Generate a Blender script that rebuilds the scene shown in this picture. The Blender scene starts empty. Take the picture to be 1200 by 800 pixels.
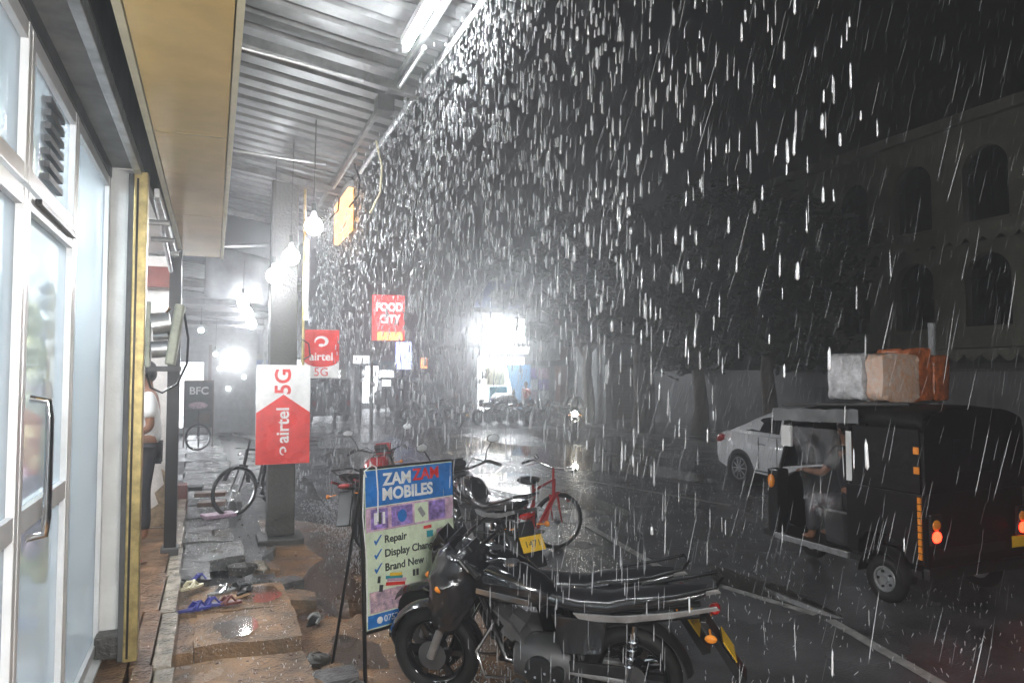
import bpy, bmesh, math, random
from mathutils import Vector, Matrix, noise as mnoise
import numpy as np
random.seed(7); rng = np.random.default_rng(7)
S = bpy.context.scene; COL = S.collection
R = math.radians; PI = math.pi

# ------------------------------------------------------------------ camera, world, exposure
cam = bpy.data.cameras.new("camera"); camo = bpy.data.objects.new("camera", cam); COL.objects.link(camo)
cam.sensor_width = 36; cam.lens = 25.5; cam.clip_start = .02; cam.clip_end = 900
camo.location = (0, 0, 2.05)
yaw, pitch = R(22.38), R(2.694)
camo.rotation_euler = Vector((math.sin(yaw)*math.cos(pitch), math.cos(yaw)*math.cos(pitch), math.sin(pitch))).to_track_quat('-Z', 'Y').to_euler()
S.camera = camo
w = bpy.data.worlds.new("World"); S.world = w; w.use_nodes = True
nt = w.node_tree; sky = nt.nodes.new("ShaderNodeTexSky"); sky.sky_type = 'NISHITA'; sky.sun_disc = False
sky.sun_elevation = R(-4.5); sky.sun_rotation = R(200)
nt.links.new(sky.outputs[0], nt.nodes["Background"].inputs[0]); nt.nodes["Background"].inputs[1].default_value = .09
S.view_settings.view_transform = 'Standard'; S.view_settings.look = 'None'; S.view_settings.exposure = 1.0; S.view_settings.gamma = 1
cy = S.cycles
cy.use_denoising = True; cy.max_bounces = 6; cy.diffuse_bounces = 3; cy.glossy_bounces = 3; cy.transmission_bounces = 4
cy.volume_bounces = 0; cy.transparent_max_bounces = 10; cy.sample_clamp_indirect = 4; cy.sample_clamp_direct = 0
cy.caustics_reflective = False; cy.caustics_refractive = False

# ------------------------------------------------------------------ materials
def mat(name, col, rough=.5, metal=0, var=.12, scale=6, bump=0, bscale=60, coat=0, emit=0, ecol=None, rvar=0, col2=None, trans=0):
    m = bpy.data.materials.new(name); m.use_nodes = True; t = m.node_tree; b = t.nodes["Principled BSDF"]
    b.inputs["Roughness"].default_value = rough; b.inputs["Metallic"].default_value = metal
    b.inputs["Coat Weight"].default_value = coat; b.inputs["Coat Roughness"].default_value = .06
    c = tuple(col) + (1,)
    b.inputs["Base Color"].default_value = c
    if emit:
        b.inputs["Emission Color"].default_value = tuple(ecol or col) + (1,); b.inputs["Emission Strength"].default_value = emit
    if var or col2 or bump or rvar:
        tc = t.nodes.new("ShaderNodeTexCoord")
        n = t.nodes.new("ShaderNodeTexNoise"); n.inputs["Scale"].default_value = scale; n.inputs["Detail"].default_value = 6; n.inputs["Roughness"].default_value = .62
        t.links.new(tc.outputs["Object"], n.inputs["Vector"])
        r = t.nodes.new("ShaderNodeValToRGB"); e = r.color_ramp.elements
        e[0].position = .3; e[1].position = .7
        lo = tuple(x*(1-var*2) for x in col) if col2 is None else col2
        hi = tuple(min(1, x*(1+var)) for x in col)
        e[0].color = tuple(lo)+(1,); e[1].color = hi+(1,)
        t.links.new(n.outputs[0], r.inputs[0]); t.links.new(r.outputs[0], b.inputs["Base Color"])
        if rvar:
            mr = t.nodes.new("ShaderNodeMapRange"); mr.inputs[1].default_value = .35; mr.inputs[2].default_value = .65
            mr.inputs[3].default_value = max(.03, rough-rvar); mr.inputs[4].default_value = min(1, rough+rvar)
            n2 = t.nodes.new("ShaderNodeTexNoise"); n2.inputs["Scale"].default_value = scale*.6; n2.inputs["Detail"].default_value = 5
            t.links.new(tc.outputs["Object"], n2.inputs["Vector"])
            t.links.new(n2.outputs[0], mr.inputs[0]); t.links.new(mr.outputs[0], b.inputs["Roughness"])
        if bump:
            nb = t.nodes.new("ShaderNodeTexNoise"); nb.inputs["Scale"].default_value = bscale; nb.inputs["Detail"].default_value = 4
            t.links.new(tc.outputs["Object"], nb.inputs["Vector"])
            bm_ = t.nodes.new("ShaderNodeBump"); bm_.inputs["Strength"].default_value = bump; bm_.inputs["Distance"].default_value = .02
            t.links.new(nb.outputs[0], bm_.inputs["Height"]); t.links.new(bm_.outputs[0], b.inputs["Normal"])
    return m
def emat(name, col, s):
    m = bpy.data.materials.new(name); m.use_nodes = True; t = m.node_tree; t.nodes.clear()
    o = t.nodes.new("ShaderNodeOutputMaterial"); e = t.nodes.new("ShaderNodeEmission")
    e.inputs[0].default_value = tuple(col)+(1,); e.inputs[1].default_value = s; t.links.new(e.outputs[0], o.inputs[0]); return m
def mixmat(name, parts):
    """weighted mix of simple shaders: [(kind, colour, roughness, weight)]"""
    m = bpy.data.materials.new(name); m.use_nodes = True; t = m.node_tree; t.nodes.clear()
    o = t.nodes.new("ShaderNodeOutputMaterial"); acc = None; tot = 0
    for k, c, ro, wt in parts:
        n = t.nodes.new({"t": "ShaderNodeBsdfTransparent", "d": "ShaderNodeBsdfDiffuse", "g": "ShaderNodeBsdfGlossy", "l": "ShaderNodeBsdfTranslucent"}[k])
        n.inputs[0].default_value = tuple(c)+(1,)
        if k == "g": n.inputs["Roughness"].default_value = ro
        tot += wt
        if acc is None: acc = n
        else:
            x = t.nodes.new("ShaderNodeMixShader"); x.inputs[0].default_value = wt/tot
            t.links.new(acc.outputs[0], x.inputs[1]); t.links.new(n.outputs[0], x.inputs[2]); acc = x
    t.links.new(acc.outputs[0], o.inputs[0]); return m
M = dict(
 asphalt=mat("wet asphalt", (.075,.075,.079), .20, var=.4, scale=1.3, bump=.4, bscale=55, rvar=.15),
 ground=mat("wet ground", (.05,.048,.046), .35, var=.3, scale=2, bump=.4, bscale=40, rvar=.18),
 dirt=mat("wet brown dirt", (.25,.13,.05), .20, var=.3, scale=2.2, bump=1, bscale=48, rvar=.16, col2=(.07,.052,.042)),
 paint=mat("worn road paint", (.34,.34,.33), .35, var=.35, scale=9, bump=.3),
 slab=mat("wet concrete slab", (.30,.175,.085), .16, var=.35, scale=3.2, bump=.75, bscale=42, rvar=.13, col2=(.08,.068,.055)),
 slabg=mat("wet grey slab", (.13,.13,.13), .18, var=.4, scale=4, bump=.7, bscale=42, rvar=.13),
 kerb=mat("kerb strip", (.30,.26,.20), .14, var=.35, scale=7, bump=.6, bscale=40, rvar=.1),
 step=mat("brown step tile", (.19,.105,.055), .15, var=.35, scale=5, bump=.5, bscale=40, rvar=.1),
 concrete=mat("stained concrete", (.04,.038,.034), .4, var=.4, scale=4, bump=.6, bscale=30, col2=(.03,.028,.025)), water=mixmat("standing water", [("t",(.72,.66,.58),0,.62),("g",(1,1,1),.06,.38)]),
 white=mat("white enamel", (.72,.74,.76), .35, var=.08), whitewall=mat("painted white wall", (.72,.73,.72), .45, var=.12, scale=3, bump=.1),
 peel=mat("peeling wall paint", (.70,.66,.63), .55, var=.2, scale=2.4, bump=.2), stain=mat("bare plaster", (.28,.20,.12), .7, var=.4, scale=14, bump=.4),
 alu=mat("white aluminium frame", (.80,.81,.82), .3, .15, var=.06), chrome=mat("chrome", (.75,.76,.78), .12, 1, var=.05),
 steel=mat("galvanised steel", (.48,.49,.50), .38, .8, var=.2, scale=9), roof=mat("zinc roof sheet", (.155,.158,.16), .45, .35, var=.3, scale=3, rvar=.1),
 beam=mat("steel beam", (.20,.20,.20), .45, .5, var=.3), dark=mat("black paint", (.008,.008,.009), .3, var=.3, coat=.25),
 black=mat("black plastic", (.015,.015,.016), .35, var=.25, scale=12, bump=.06), gloss=mat("black gloss paint", (.010,.010,.012), .12, var=.2, coat=.8),
 rubber=mat("tyre rubber", (.018,.018,.018), .55, var=.25, bump=.25, bscale=120), seat=mat("wet black seat vinyl", (.016,.016,.019), .22, var=.2, bump=.12, bscale=50, coat=.5),
 gold=mat("gold composite panel", (.80,.58,.24), .18, .1, var=.12, scale=2.0, rvar=.06), goldpost=mat("brass coloured frame", (.46,.36,.15), .35, .5, var=.3, scale=10),
 cream=mat("cream panel edge", (.75,.70,.50), .4, var=.08), grey=mat("grey paint", (.28,.29,.29), .5, var=.2), darkgrey=mat("dark grey", (.07,.07,.072), .5, var=.3),
 olive=mat("grey green housing", (.24,.25,.20), .45, .2, var=.25, scale=12), yellow=mat("yellow plate", (.80,.50,.03), .35, var=.08),
 red=mat("red sign film", (.70,.035,.03), .3, var=.13, scale=5, rvar=.15), redpaint=mat("red paint", (.42,.02,.02), .2, var=.15, coat=.6), signwhite=mat("white sign film", (.80,.80,.79), .3, var=.09, scale=5, rvar=.15),
 blue=mat("poster blue", (.02,.17,.52), .3, var=.15, scale=7, rvar=.15), pgreen=mat("poster pale green", (.66,.76,.56), .3, var=.09, scale=7, rvar=.15), purple=mat("poster purple", (.30,.20,.52), .4, var=.6, scale=18),
 pink=mat("poster pink", (.62,.42,.55), .4, var=.3, scale=18), ink=mat("dark ink", (.04,.05,.05), .4, var=0), poster=mat("poster photograph", (.55,.38,.40), .4, var=.45, scale=22, col2=(.10,.09,.16)),
 teal=mat("teal trim", (.03,.30,.36), .3, var=.1), navy=mat("blue rubber", (.03,.04,.30), .35, var=.25, scale=20), cloth=mat("white cotton", (.72,.72,.71), .8, var=.06, bump=.3, bscale=30),
 trousers=mat("black trousers", (.02,.02,.025), .7, var=.2), skin=mat("brown skin", (.22,.10,.055), .5, var=.12), hair=mat("black hair", (.012,.010,.010), .45, var=.3, bump=.5, bscale=140),
 foliage=mat("dark foliage", (.045,.06,.028), .6, var=.5, scale=1.2), bark=mat("tree bark", (.10,.075,.055), .7, var=.4, scale=8, bump=.8, bscale=18),
 stone=mat("cream rendered wall", (.27,.26,.20), .6, var=.25, scale=1.2, bump=.2), wall2=mat("boundary wall paint", (.17,.17,.175), .5, var=.3, scale=1),
 winglass=mat("dark window glass", (.012,.013,.016), .1, var=.1), carpaint=mat("white car paint", (.78,.79,.80), .14, var=.03, coat=.8), carglass=mat("tinted car glass", (.012,.013,.016), .05, var=.1),
 canvas=mat("black vinyl canopy", (.009,.009,.010), .38, var=.3, scale=7, bump=.4, bscale=14), plasticwhite=mat("cloudy plastic wrap", (.62,.62,.64), .25, var=.3, scale=9, bump=.7, bscale=14, coat=.4),
 wrap=mat("clear wrap over brown packets", (.42,.22,.12), .25, var=.5, scale=16, bump=.8, bscale=16, coat=.6, col2=(.62,.55,.50)), wrap2=mat("clear wrap over orange packets", (.48,.13,.04), .25, var=.5, scale=14, bump=.8, bscale=16, coat=.6, col2=(.16,.06,.03)),
 orange=mat("orange lens", (.85,.28,.03), .2, var=.05), redlens=mat("red lens", (.35,.012,.01), .2, var=.05), tail=emat("lit tail lamp", (1,.022,.008), 8), tailo=emat("lit amber lamp", (1,.24,.04), .45),
 tarp=mat("grey tarpaulin", (.15,.155,.16), .45, var=.3, scale=3, bump=.5, bscale=9), glowing_bluetarp=mat("pale blue sheet", (.24,.48,.72), .45, var=.08, emit=.30, ecol=(.35,.6,.9)), brown=mat("brown timber", (.12,.06,.035), .4, var=.3, scale=7), redbrown=mat("red brown box", (.16,.035,.025), .4, var=.25),  # blue sheet is no lamp; its lit look is emission in the material
 tarpviolet=mat("blue canvas", (.10,.13,.26), .5, var=.2),
 tube=emat("lit tube", (.93,.97,1), 110), fill_tube=emat("added fill tube", (1,.98,.95), 1000), bulb=emat("lit bulb", (.94,.97,1), 95), farlamp=emat("far flood lamp", (.95,.98,1), 700), litpanel=emat("lit sign panel", (.95,.98,1), 11), litshop=emat("lit shop opening", (.92,.95,1), 2.4), lithead=emat("headlamp", (1,.97,.85), 90),  # the strongest tube material serves only the added, unseen fill lamps
 warm=emat("warm lit panel", (1,.46,.13), 2.2), litblue=emat("lit blue sign", (.42,.48,1), 2.6), litwhite=emat("small lit sign", (.95,.97,1), 2.4), litred=emat("lit red sign", (1,.09,.09), 1.3), litorange=emat("lit orange sign", (1,.32,.12), 2.2),
 roomtube=emat("shop ceiling tube", (.92,.97,1), 240),
 glass=mixmat("misted shop glass", [("t",(.93,.97,1),0,.44),("d",(.74,.80,.84),0,.30),("g",(.9,.95,1),.03,.24)]),
 clearwrap=mixmat("clear plastic sheet", [("t",(1,1,1),0,.78),("d",(.35,.37,.39),0,.05),("g",(1,1,1),.12,.08)]),
 drop=mixmat("falling water", [("l",(.92,.94,.97),0,.5),("d",(.92,.94,.97),0,.4),("g",(1,1,1),.1,.25)]),
 rain=mixmat("fine rain", [("t",(1,1,1),0,.70),("l",(.92,.94,.97),0,.17),("d",(.92,.94,.97),0,.13)]),
)

for q, v in (("canvas",.15),("dark",.3),("rubber",.2),("foliage",.15)): M[q].node_tree.nodes["Principled BSDF"].inputs["Specular IOR Level"].default_value = v
M["canvas"].node_tree.nodes["Principled BSDF"].inputs["Roughness"].default_value = .55
# ------------------------------------------------------------------ mesh builder
class MB:
    def __init__(s): s.v = []; s.f = []
    def add(s, vs, fs, mx=None):
        o = len(s.v)
        s.v += [tuple(mx @ Vector(v)) for v in vs] if mx is not None else [tuple(v) for v in vs]
        s.f += [tuple(i+o for i in f) for f in fs]; return s
    def box(s, c, d, rot=None):
        x, y, z = (q/2 for q in d)
        vs = [(-x,-y,-z),(x,-y,-z),(x,y,-z),(-x,y,-z),(-x,-y,z),(x,-y,z),(x,y,z),(-x,y,z)]
        mx = Matrix.Translation(c)
        if rot: 
            from mathutils import Euler
            mx = mx @ Euler(rot).to_matrix().to_4x4()
        return s.add(vs, [(3,2,1,0),(4,5,6,7),(0,1,5,4),(1,2,6,5),(2,3,7,6),(3,0,4,7)], mx)
    def b(s, x0, x1, y0, y1, z0, z1): return s.box(((x0+x1)/2,(y0+y1)/2,(z0+z1)/2), (abs(x1-x0),abs(y1-y0),abs(z1-z0)))
    def tube(s, pts, r, n=8, cap=True):
        pts = [Vector(p) for p in pts]; k = len(pts)
        rs = r if isinstance(r, (list, tuple)) else [r]*k
        d0 = (pts[1]-pts[0]).normalized(); u = d0.orthogonal().normalized(); vs = []
        for i, p in enumerate(pts):
            d = (pts[min(i+1,k-1)]-pts[max(i-1,0)]).normalized()
            u = (u - d*u.dot(d)); u = u.normalized() if u.length > 1e-6 else d.orthogonal().normalized()
            v = d.cross(u)
            vs += [p + (u*math.cos(a)+v*math.sin(a))*rs[i] for a in (2*PI*j/n for j in range(n))]
        fs = [(i*n+j, i*n+(j+1)%n, (i+1)*n+(j+1)%n, (i+1)*n+j) for i in range(k-1) for j in range(n)]
        if cap: fs += [tuple(range(n-1,-1,-1)), tuple((k-1)*n+j for j in range(n))]
        return s.add(vs, fs)
    def ring(s, c, axis, Rr, r, n=28, m=8, sy=1):
        c = Vector(c); a = Vector(axis).normalized(); u = a.orthogonal().normalized(); v = a.cross(u); vs = []
        for i in range(n):
            t = 2*PI*i/n; d = u*math.cos(t)+v*math.sin(t)
            for j in range(m):
                q = 2*PI*j/m; vs.append(c + d*(Rr+r*math.cos(q)) + a*(r*sy*math.sin(q)))
        return s.add(vs, [(i*m+j, ((i+1)%n)*m+j, ((i+1)%n)*m+(j+1)%m, i*m+(j+1)%m) for i in range(n) for j in range(m)])
    def ell(s, c, d, n=14, m=9, rot=None, jit=0):
        vs = []; fs = []
        for i in range(m+1):
            t = PI*i/m
            for j in range(n):
                p = 2*PI*j/n; k = 1+random.uniform(-jit, jit)
                vs.append((d[0]*k*math.sin(t)*math.cos(p), d[1]*k*math.sin(t)*math.sin(p), d[2]*k*math.cos(t)))
        fs = [(i*n+j, (i+1)*n+j, (i+1)*n+(j+1)%n, i*n+(j+1)%n) for i in range(m) for j in range(n)]
        mx = Matrix.Translation(c)
        if rot:
            from mathutils import Euler
            mx = mx @ Euler(rot).to_matrix().to_4x4()
        return s.add(vs, fs, mx)
    def loft(s, secs, n=16, p=2.4):
        """sections (x, y_centre, half_width, z_centre, half_height) along x, superellipse rings"""
        vs = []
        for x, yc, hw, zc, hh in secs:
            for j in range(n):
                a = 2*PI*j/n; c, q = math.cos(a), math.sin(a)
                vs.append((x, yc+hw*math.copysign(abs(c)**(2/p), c), zc+hh*math.copysign(abs(q)**(2/p), q)))
        k = len(secs)
        fs = [(i*n+j, (i+1)*n+j, (i+1)*n+(j+1)%n, i*n+(j+1)%n) for i in range(k-1) for j in range(n)]
        fs += [tuple(range(n)), tuple((k-1)*n+j for j in range(n-1,-1,-1))]
        return s.add(vs, fs)
    def prism(s, poly, a0, a1, axis='y'):
        """extrude a 2-D polygon: axis y -> poly is (x,z); x -> (y,z); z -> (x,y)"""
        f = {'y': lambda p, a: (p[0], a, p[1]), 'x': lambda p, a: (a, p[0], p[1]), 'z': lambda p, a: (p[0], p[1], a)}[axis]
        n = len(poly); vs = [f(p, a0) for p in poly] + [f(p, a1) for p in poly]
        return s.add(vs, [tuple(range(n)), tuple(range(2*n-1, n-1, -1))] + [(i, i+n, (i+1)%n+n, (i+1)%n) for i in range(n)])
    def build(s, name, m, parent=None, bevel=0, smooth=False, loc=None, rot=None):
        me = bpy.data.meshes.new(name); me.from_pydata(s.v, [], s.f); me.validate()
        bm = bmesh.new(); bm.from_mesh(me); bmesh.ops.recalc_face_normals(bm, faces=bm.faces)
        if bevel: bmesh.ops.bevel(bm, geom=list(bm.edges), offset=bevel, segments=2, affect='EDGES', profile=.6, clamp_overlap=True)
        bm.to_mesh(me); bm.free()
        me.materials.append(M[m] if isinstance(m, str) else m)
        if smooth:
            me.polygons.foreach_set("use_smooth", [True]*len(me.polygons))
            try: me.set_sharp_from_angle(angle=R(45))
            except Exception: pass
        o = bpy.data.objects.new(name, me); COL.objects.link(o)
        if parent: o.parent = parent
        if loc: o.location = loc
        if rot: o.rotation_euler = rot
        return o
def tag(o, label=None, cat=None, group=None, kind=None):
    for k, v in (("label", label), ("category", cat), ("group", group), ("kind", kind)):
        if v: o[k] = v
    return o
def thing(name, label, cat, loc=(0,0,0), rot=0, group=None, scale=1):
    o = bpy.data.objects.new(name, None); o.empty_display_size = .1; COL.objects.link(o); o.location = loc
    o.rotation_euler = rot if isinstance(rot, tuple) else (0,0,rot); o.scale = (scale,)*3
    return tag(o, label, cat, group)
def text(s, size, m, parent, loc, rot=(PI/2,0,0), ext=.002, align='CENTER', sx=1, name="lettering", bold=0):
    c = bpy.data.curves.new(name, 'FONT'); c.body = s; c.size = size; c.extrude = ext; c.align_x = align; c.align_y = 'CENTER'; c.offset = bold; c.resolution_u = 4
    c.materials.append(M[m]); tmp = bpy.data.objects.new(name, c); me = bpy.data.meshes.new_from_object(tmp); bpy.data.objects.remove(tmp); o = bpy.data.objects.new(name, me); COL.objects.link(o); o.parent = parent; o.location = loc; o.rotation_euler = rot; o.scale = (sx,1,1); return o
def copy_tree(o, parent=None):
    c = o.copy(); COL.objects.link(c); c.parent = parent
    for ch in o.children: copy_tree(ch, c)
    return c
def box(name, x0, x1, y0, y1, z0, z1, m, parent=None, bevel=0):
    if parent is not None and parent.parent is None:
        l = parent.location; x0 -= l.x; x1 -= l.x; y0 -= l.y; y1 -= l.y; z0 -= l.z; z1 -= l.z
    return MB().b(x0,x1,y0,y1,z0,z1).build(name, m, parent, bevel)

# ------------------------------------------------------------------ ground, road, pavement
def sheet(name, poly, z, m, jag=0, sub=1):
    mb = MB(); mb.add([(x,y,z) for x, y in poly], [tuple(range(len(poly)))]); o = mb.build(name, m); return tag(o, kind="structure")
g = sheet("ground", [(-200,-200),(200,-200),(200,200),(-200,200)], -.012, "ground")
edge = [(1.75+.25*mnoise.noise((0, y*.35, 2.1)), y) for y in np.arange(-6, 60, .5)]
road = sheet("road", [(float(a), float(b)) for a, b in edge] + [(13.2, 60), (13.2, -6)], .0, "asphalt")
e2 = [(2.15+.30*mnoise.noise((3.3, y*.6, .4))+.1*mnoise.noise((3.3, y*2.6, .4)), y) for y in np.arange(-3, 9.6, .25)]
dirt_poly = [(float(a), float(b)) for a, b in e2] + [(1.6,10.2),(.9,11)] + [(-.3, 11), (-.3,-3)]
dirt = sheet("dirt_verge", dirt_poly, .006, "dirt")
def line(pts, wd):
    mb = MB()
    for (x0,y0),(x1,y1) in pts:
        d = Vector((x1-x0,y1-y0,0)).normalized(); nrm = Vector((-d.y,d.x,0))*wd/2
        a, b = Vector((x0,y0,.004)), Vector((x1,y1,.004))
        mb = MB(); mb.add([a-nrm,b-nrm,b+nrm,a+nrm], [(0,1,2,3)]); mb.build("road_line", "paint", road)
line([((4.40,3.0),(4.83,4.72)),((4.83,4.86),(4.62,5.85)),((4.45,6.6),(4.78,8.9)),((4.62,11.2),(4.62,13.4)),((4.6,15.8),(4.6,18)),((4.6,20.6),(4.6,23))], .10)
line([((7.6,9.4),(6.8,12.6)),((6.8,12.6),(6.3,17))], .12)
# kerb on the far side
kerb = tag(MB().b(13.2,13.45,-6,26,-.01,.14).build("kerb", "concrete", None, .015), kind="structure")
farpave = tag(MB().b(13.45,20,-6,26,-.01,.12).build("far_pavement", "slabg"), kind="structure")
# raised walk: step, kerb strip and drain slabs
walk = tag(MB().b(-6,-.42,-4,12.2,-.02,.415).build("pavement", "step"), kind="structure")
for i in range(10):   # dark edging blocks of the shop step, each its own
    y0 = 1.5+i*1.05; dx = -.020*(y0-5)
    MB().b(-.415+dx,-.31+dx,y0,y0+1.04,-.01,.418+.004*random.random()).build("edging_block", "step", walk, .006)
    MB().b(-.305+dx,-.20+dx,y0+.01,y0+1.035,-.01,.39+.01*random.random()).build("kerb_block", "kerb", walk, .01)
def slab(x0, x1, y0, y1, z, th, m, tilt=0, sk=0):
    tilt += random.uniform(-.012,.012)
    mb = MB(); dx = -.022*((y0+y1)/2-5)
    nx, ny = 6, 4; vs = []; 
    for zz in (z-th, z):
        for j in range(ny+1):
            for i in range(nx+1):
                u, v = i/nx, j/ny; bx = x0+(x1-x0)*u+dx+sk*v; by = y0+(y1-y0)*v
                bd = (i in (0,nx)) or (j in (0,ny)); n3 = mnoise.noise((bx*5, by*5, zz*3))
                vs.append((bx+(.022*n3 if bd else 0), by+(.012*mnoise.noise((by*6,bx*6,4)) if bd else 0), zz+(tilt*(u-.5) + .012*n3+.02*mnoise.noise((bx*2,by*2,9)) if zz == z else 0)))
    k = (nx+1)*(ny+1); fs = []
    for j in range(ny):
        for i in range(nx):
            a = j*(nx+1)+i; fs += [(a, a+nx+1, a+nx+2, a+1), (k+a, k+a+1, k+a+nx+2, k+a+nx+1)]
    per = [i for i in range(nx+1)] + [j*(nx+1)+nx for j in range(1,ny+1)] + [ny*(nx+1)+i for i in range(nx-1,-1,-1)] + [j*(nx+1) for j in range(ny-1,0,-1)]
    for a, b_ in zip(per, per[1:]+per[:1]): fs.append((a, b_, k+b_, k+a))
    mb.add(vs, fs); return mb.build("slab", m, drain, 0)
drain = bpy.data.objects.new("drain_cover", None); COL.objects.link(drain); tag(drain, kind="structure")
slab(-.19,.55,3.55,4.55,.10,.10,"slab",.0); slab(-.19,.62,4.6,5.3,.155,.1,"slab")
slab(-.068,.64,5.42,6.16,.215,.12,"slab",-.02,0); slab(-.07,.66,6.205,6.92,.212,.12,"slab",-.035,-.02); 
slab(-.19,-.072,5.4,6.16,.205,.2,"slab"); slab(-.19,-.07,6.2,6.9,.225,.2,"slab"); slab(-.19,.05,7.0,7.75,.26,.14,"slabg")
slab(-.17,.40,7.95,8.75,.215,.12,"slabg"); slab(-.17,.34,8.8,9.5,.22,.12,"slabg"); slab(-.17,.32,9.55,10.3,.2,.12,"slabg"); slab(-.2,.32,10.4,11.4,.2,.12,"slabg")
for k in range(7): slab(-.25,.6,11.5+k*1.9,13.3+k*1.9,.19+.02*random.random(),.12,"slabg")
pit = tag(MB().b(-.19,.62,3.2,24,-.03,.02).build("drain_bed", "darkgrey"), kind="structure")
for k in range(9): slab(.45+.2*random.random(),.72+.22*random.random(),3.6+k*.62,3.75+k*.62+.25*random.random(),.05+.05*random.random(),.09,"slab" if k%2 else "slabg",random.uniform(-.06,.06),random.uniform(-.06,.06)) if k not in (3,4) else None
# broken stones beside the slabs
for i, (x, y, z, s, mm) in enumerate([(.30,7.62,.17,.15,"concrete"),(.46,7.75,.14,.12,"kerb"),(.72,5.35,.05,.10,"concrete"),(.80,5.12,.045,.09,"slab"),(.88,4.75,.05,.11,"concrete"),(.62,4.88,.06,.1,"slab"),(.72,4.5,.05,.12,"concrete"),(.5,4.62,.13,.07,"slab")]):
    o = MB().ell((0,0,0),(s,s*.75,s*.5),9,6,None,.16).build("broken_stone", mm, None, 0, False, (x,y,z), (0,0,random.random()*3))
    lab = ["pale broken kerb chunk tilted over the open drain hole", "small pale chunk on the far rim of the drain hole","brown stone at the front corner of the nearest big slab","small brown stone just in front of the slab corner stone","dark rough stone beside the advertising stand's leg","flat brown stone lying in front of the drain slab","rough grey stone nearest the photo's bottom edge","pebble sized stone on the lowest wet slab"][i]
    tag(o, lab, "stone", "broken stones along the drain")

# ------------------------------------------------------------------ the mobile shop on the left
shop = thing("phone_shop", "white framed glass shopfront with gold canopy and brass shutter post", "shop", (-.62, 3.3, .42))
def sb(n, x0,x1,y0,y1,z0,z1,m,bevel=0,parent=None): return box(n,x0,x1,y0,y1,z0,z1,m,parent or shop,bevel)
sb("back_wall",-3.45,-3.4,-2,5.0,.42,3.6,"whitewall"); sb("floor",-3.4,-.56,-2,4.93,.42,.44,"white"); sb("ceiling",-3.4,-.66,-2,4.93,3.30,3.36,"whitewall")
sb("return_wall",-3.4,-.475,4.93,5.06,.42,3.3,"whitewall",.004); sb("near_wall",-3.4,-.5,-2.1,-2,.42,3.6,"whitewall")
sb("soffit",-.66,-.44,-2,4.93,3.31,3.40,"grey"); sb("head_rail",-.655,-.585,-2,4.92,3.24,3.31,"darkgrey")
# shutter rail, slot and canopy
sb("shutter_rail",-.445,-.405,-2,4.95,3.22,3.29,"steel",.004); sb("shutter_slot",-.40,-.30,-2,8.0,3.62,3.66,"dark"); sb("shutter_case",-.44,-.405,-2,8,3.30,3.95,"darkgrey")
sb("slot_rail",-.325,-.295,-2,7.95,3.245,3.275,"cream",.003)
roller = MB().tube([(-.35+.62,-5.2,3.18),(-.35+.62,4.6,3.18)],.055,12).build("shutter_roller","darkgrey",shop,0,True)
sb("canopy_soffit",-.29,.045,-2,7.9,3.25,3.275,"gold",.002); sb("canopy_face",.05,.075,-2,7.92,3.235,4.35,"cream",.002); sb("canopy_end",-.29,.045,7.9,7.925,3.25,4.3,"gold")
for y in (1.9,3.9,5.9): sb("panel_joint",-.29,.045,y,y+.008,3.2475,3.2495,"goldpost")
sb("frame_post",-.475,-.445,4.72,4.80,.43,3.23,"darkgrey",.004); sb("brass_post",-.445,-.372,4.70,4.80,.43,3.24,"goldpost",.006); sb("groove",-.43,-.418,4.696,4.6985,.45,3.2,"dark")
sb("foot_block",-.60,-.47,4.78,4.92,.43,.56,"concrete",.01)
# glazing bays
def glazed(name, y0, y1, z0, z1, door=False, mid=None, vent=False):
    x = -.62; p = thing_part(name)
    fw = .045
    for a, b_ in ((y0,y0+fw),(y1-fw,y1)): box2("stile",x-.03,x+.03,a,b_,z0,z1,"alu",p,.004)
    rails = [(z0,z0+.09 if door else z0+.06),(z1-.06,z1)] + ([(mid-.04,mid+.04)] if mid else [])
    for a, b_ in rails: box2("rail",x-.027,x+.027,y0+fw,y1-fw,a,b_,"alu",p,.003)
    zs = [rails[0][1]] + ([mid-.04, mid+.04] if mid else []) + [z1-.06]
    for a, b_ in zip(zs[0::2], zs[1::2]): box2("glass_pane",x-.004,x+.004,y0+fw,y1-fw,a,b_,"glass",p)
    return p
def thing_part(n):
    o = bpy.data.objects.new(n, None); o.empty_display_size=.1; COL.objects.link(o); o.parent = shop; return o
def box2(n,x0,x1,y0,y1,z0,z1,m,p,bev=0):
    l = shop.location; return MB().b(x0-l.x,x1-l.x,y0-l.y,y1-l.y,z0-l.z,z1-l.z).build(n,m,p,bev)
for a, b_, nm in ((1.98,2.87,"glass_door"),(2.88,3.78,"glass_door")):
    d = glazed(nm, a, b_, .46, 2.68, True, 1.55)
    hy = a+.09
    l = shop.location
    if a > 2: MB().tube([(.035,hy-l.y,1.49-l.z),(.09,hy-l.y,1.5-l.z),(.095,hy-l.y,1.56-l.z),(.095,hy-l.y,1.90-l.z),(.09,hy-l.y,1.96-l.z),(.035,hy-l.y,1.97-l.z)],.014,10).build("handle","chrome",d,0,True)
    t = glazed("transom", a, b_, 2.70, 3.24)
    if a > 2:
        for k in range(7): box2("louvre",-.63,-.595,a+.34,a+.62,2.80+k*.05,2.825+k*.05,"darkgrey",t)
        box2("closer",-.59,-.57,a+.1,b_-.1,2.655,2.672,"dark",d)
glazed("window", 3.79, 4.92, .46, 3.24); glazed("window", .6, 1.97, .46, 3.24); glazed("window", -1.9, .59, .46, 3.24)
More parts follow.
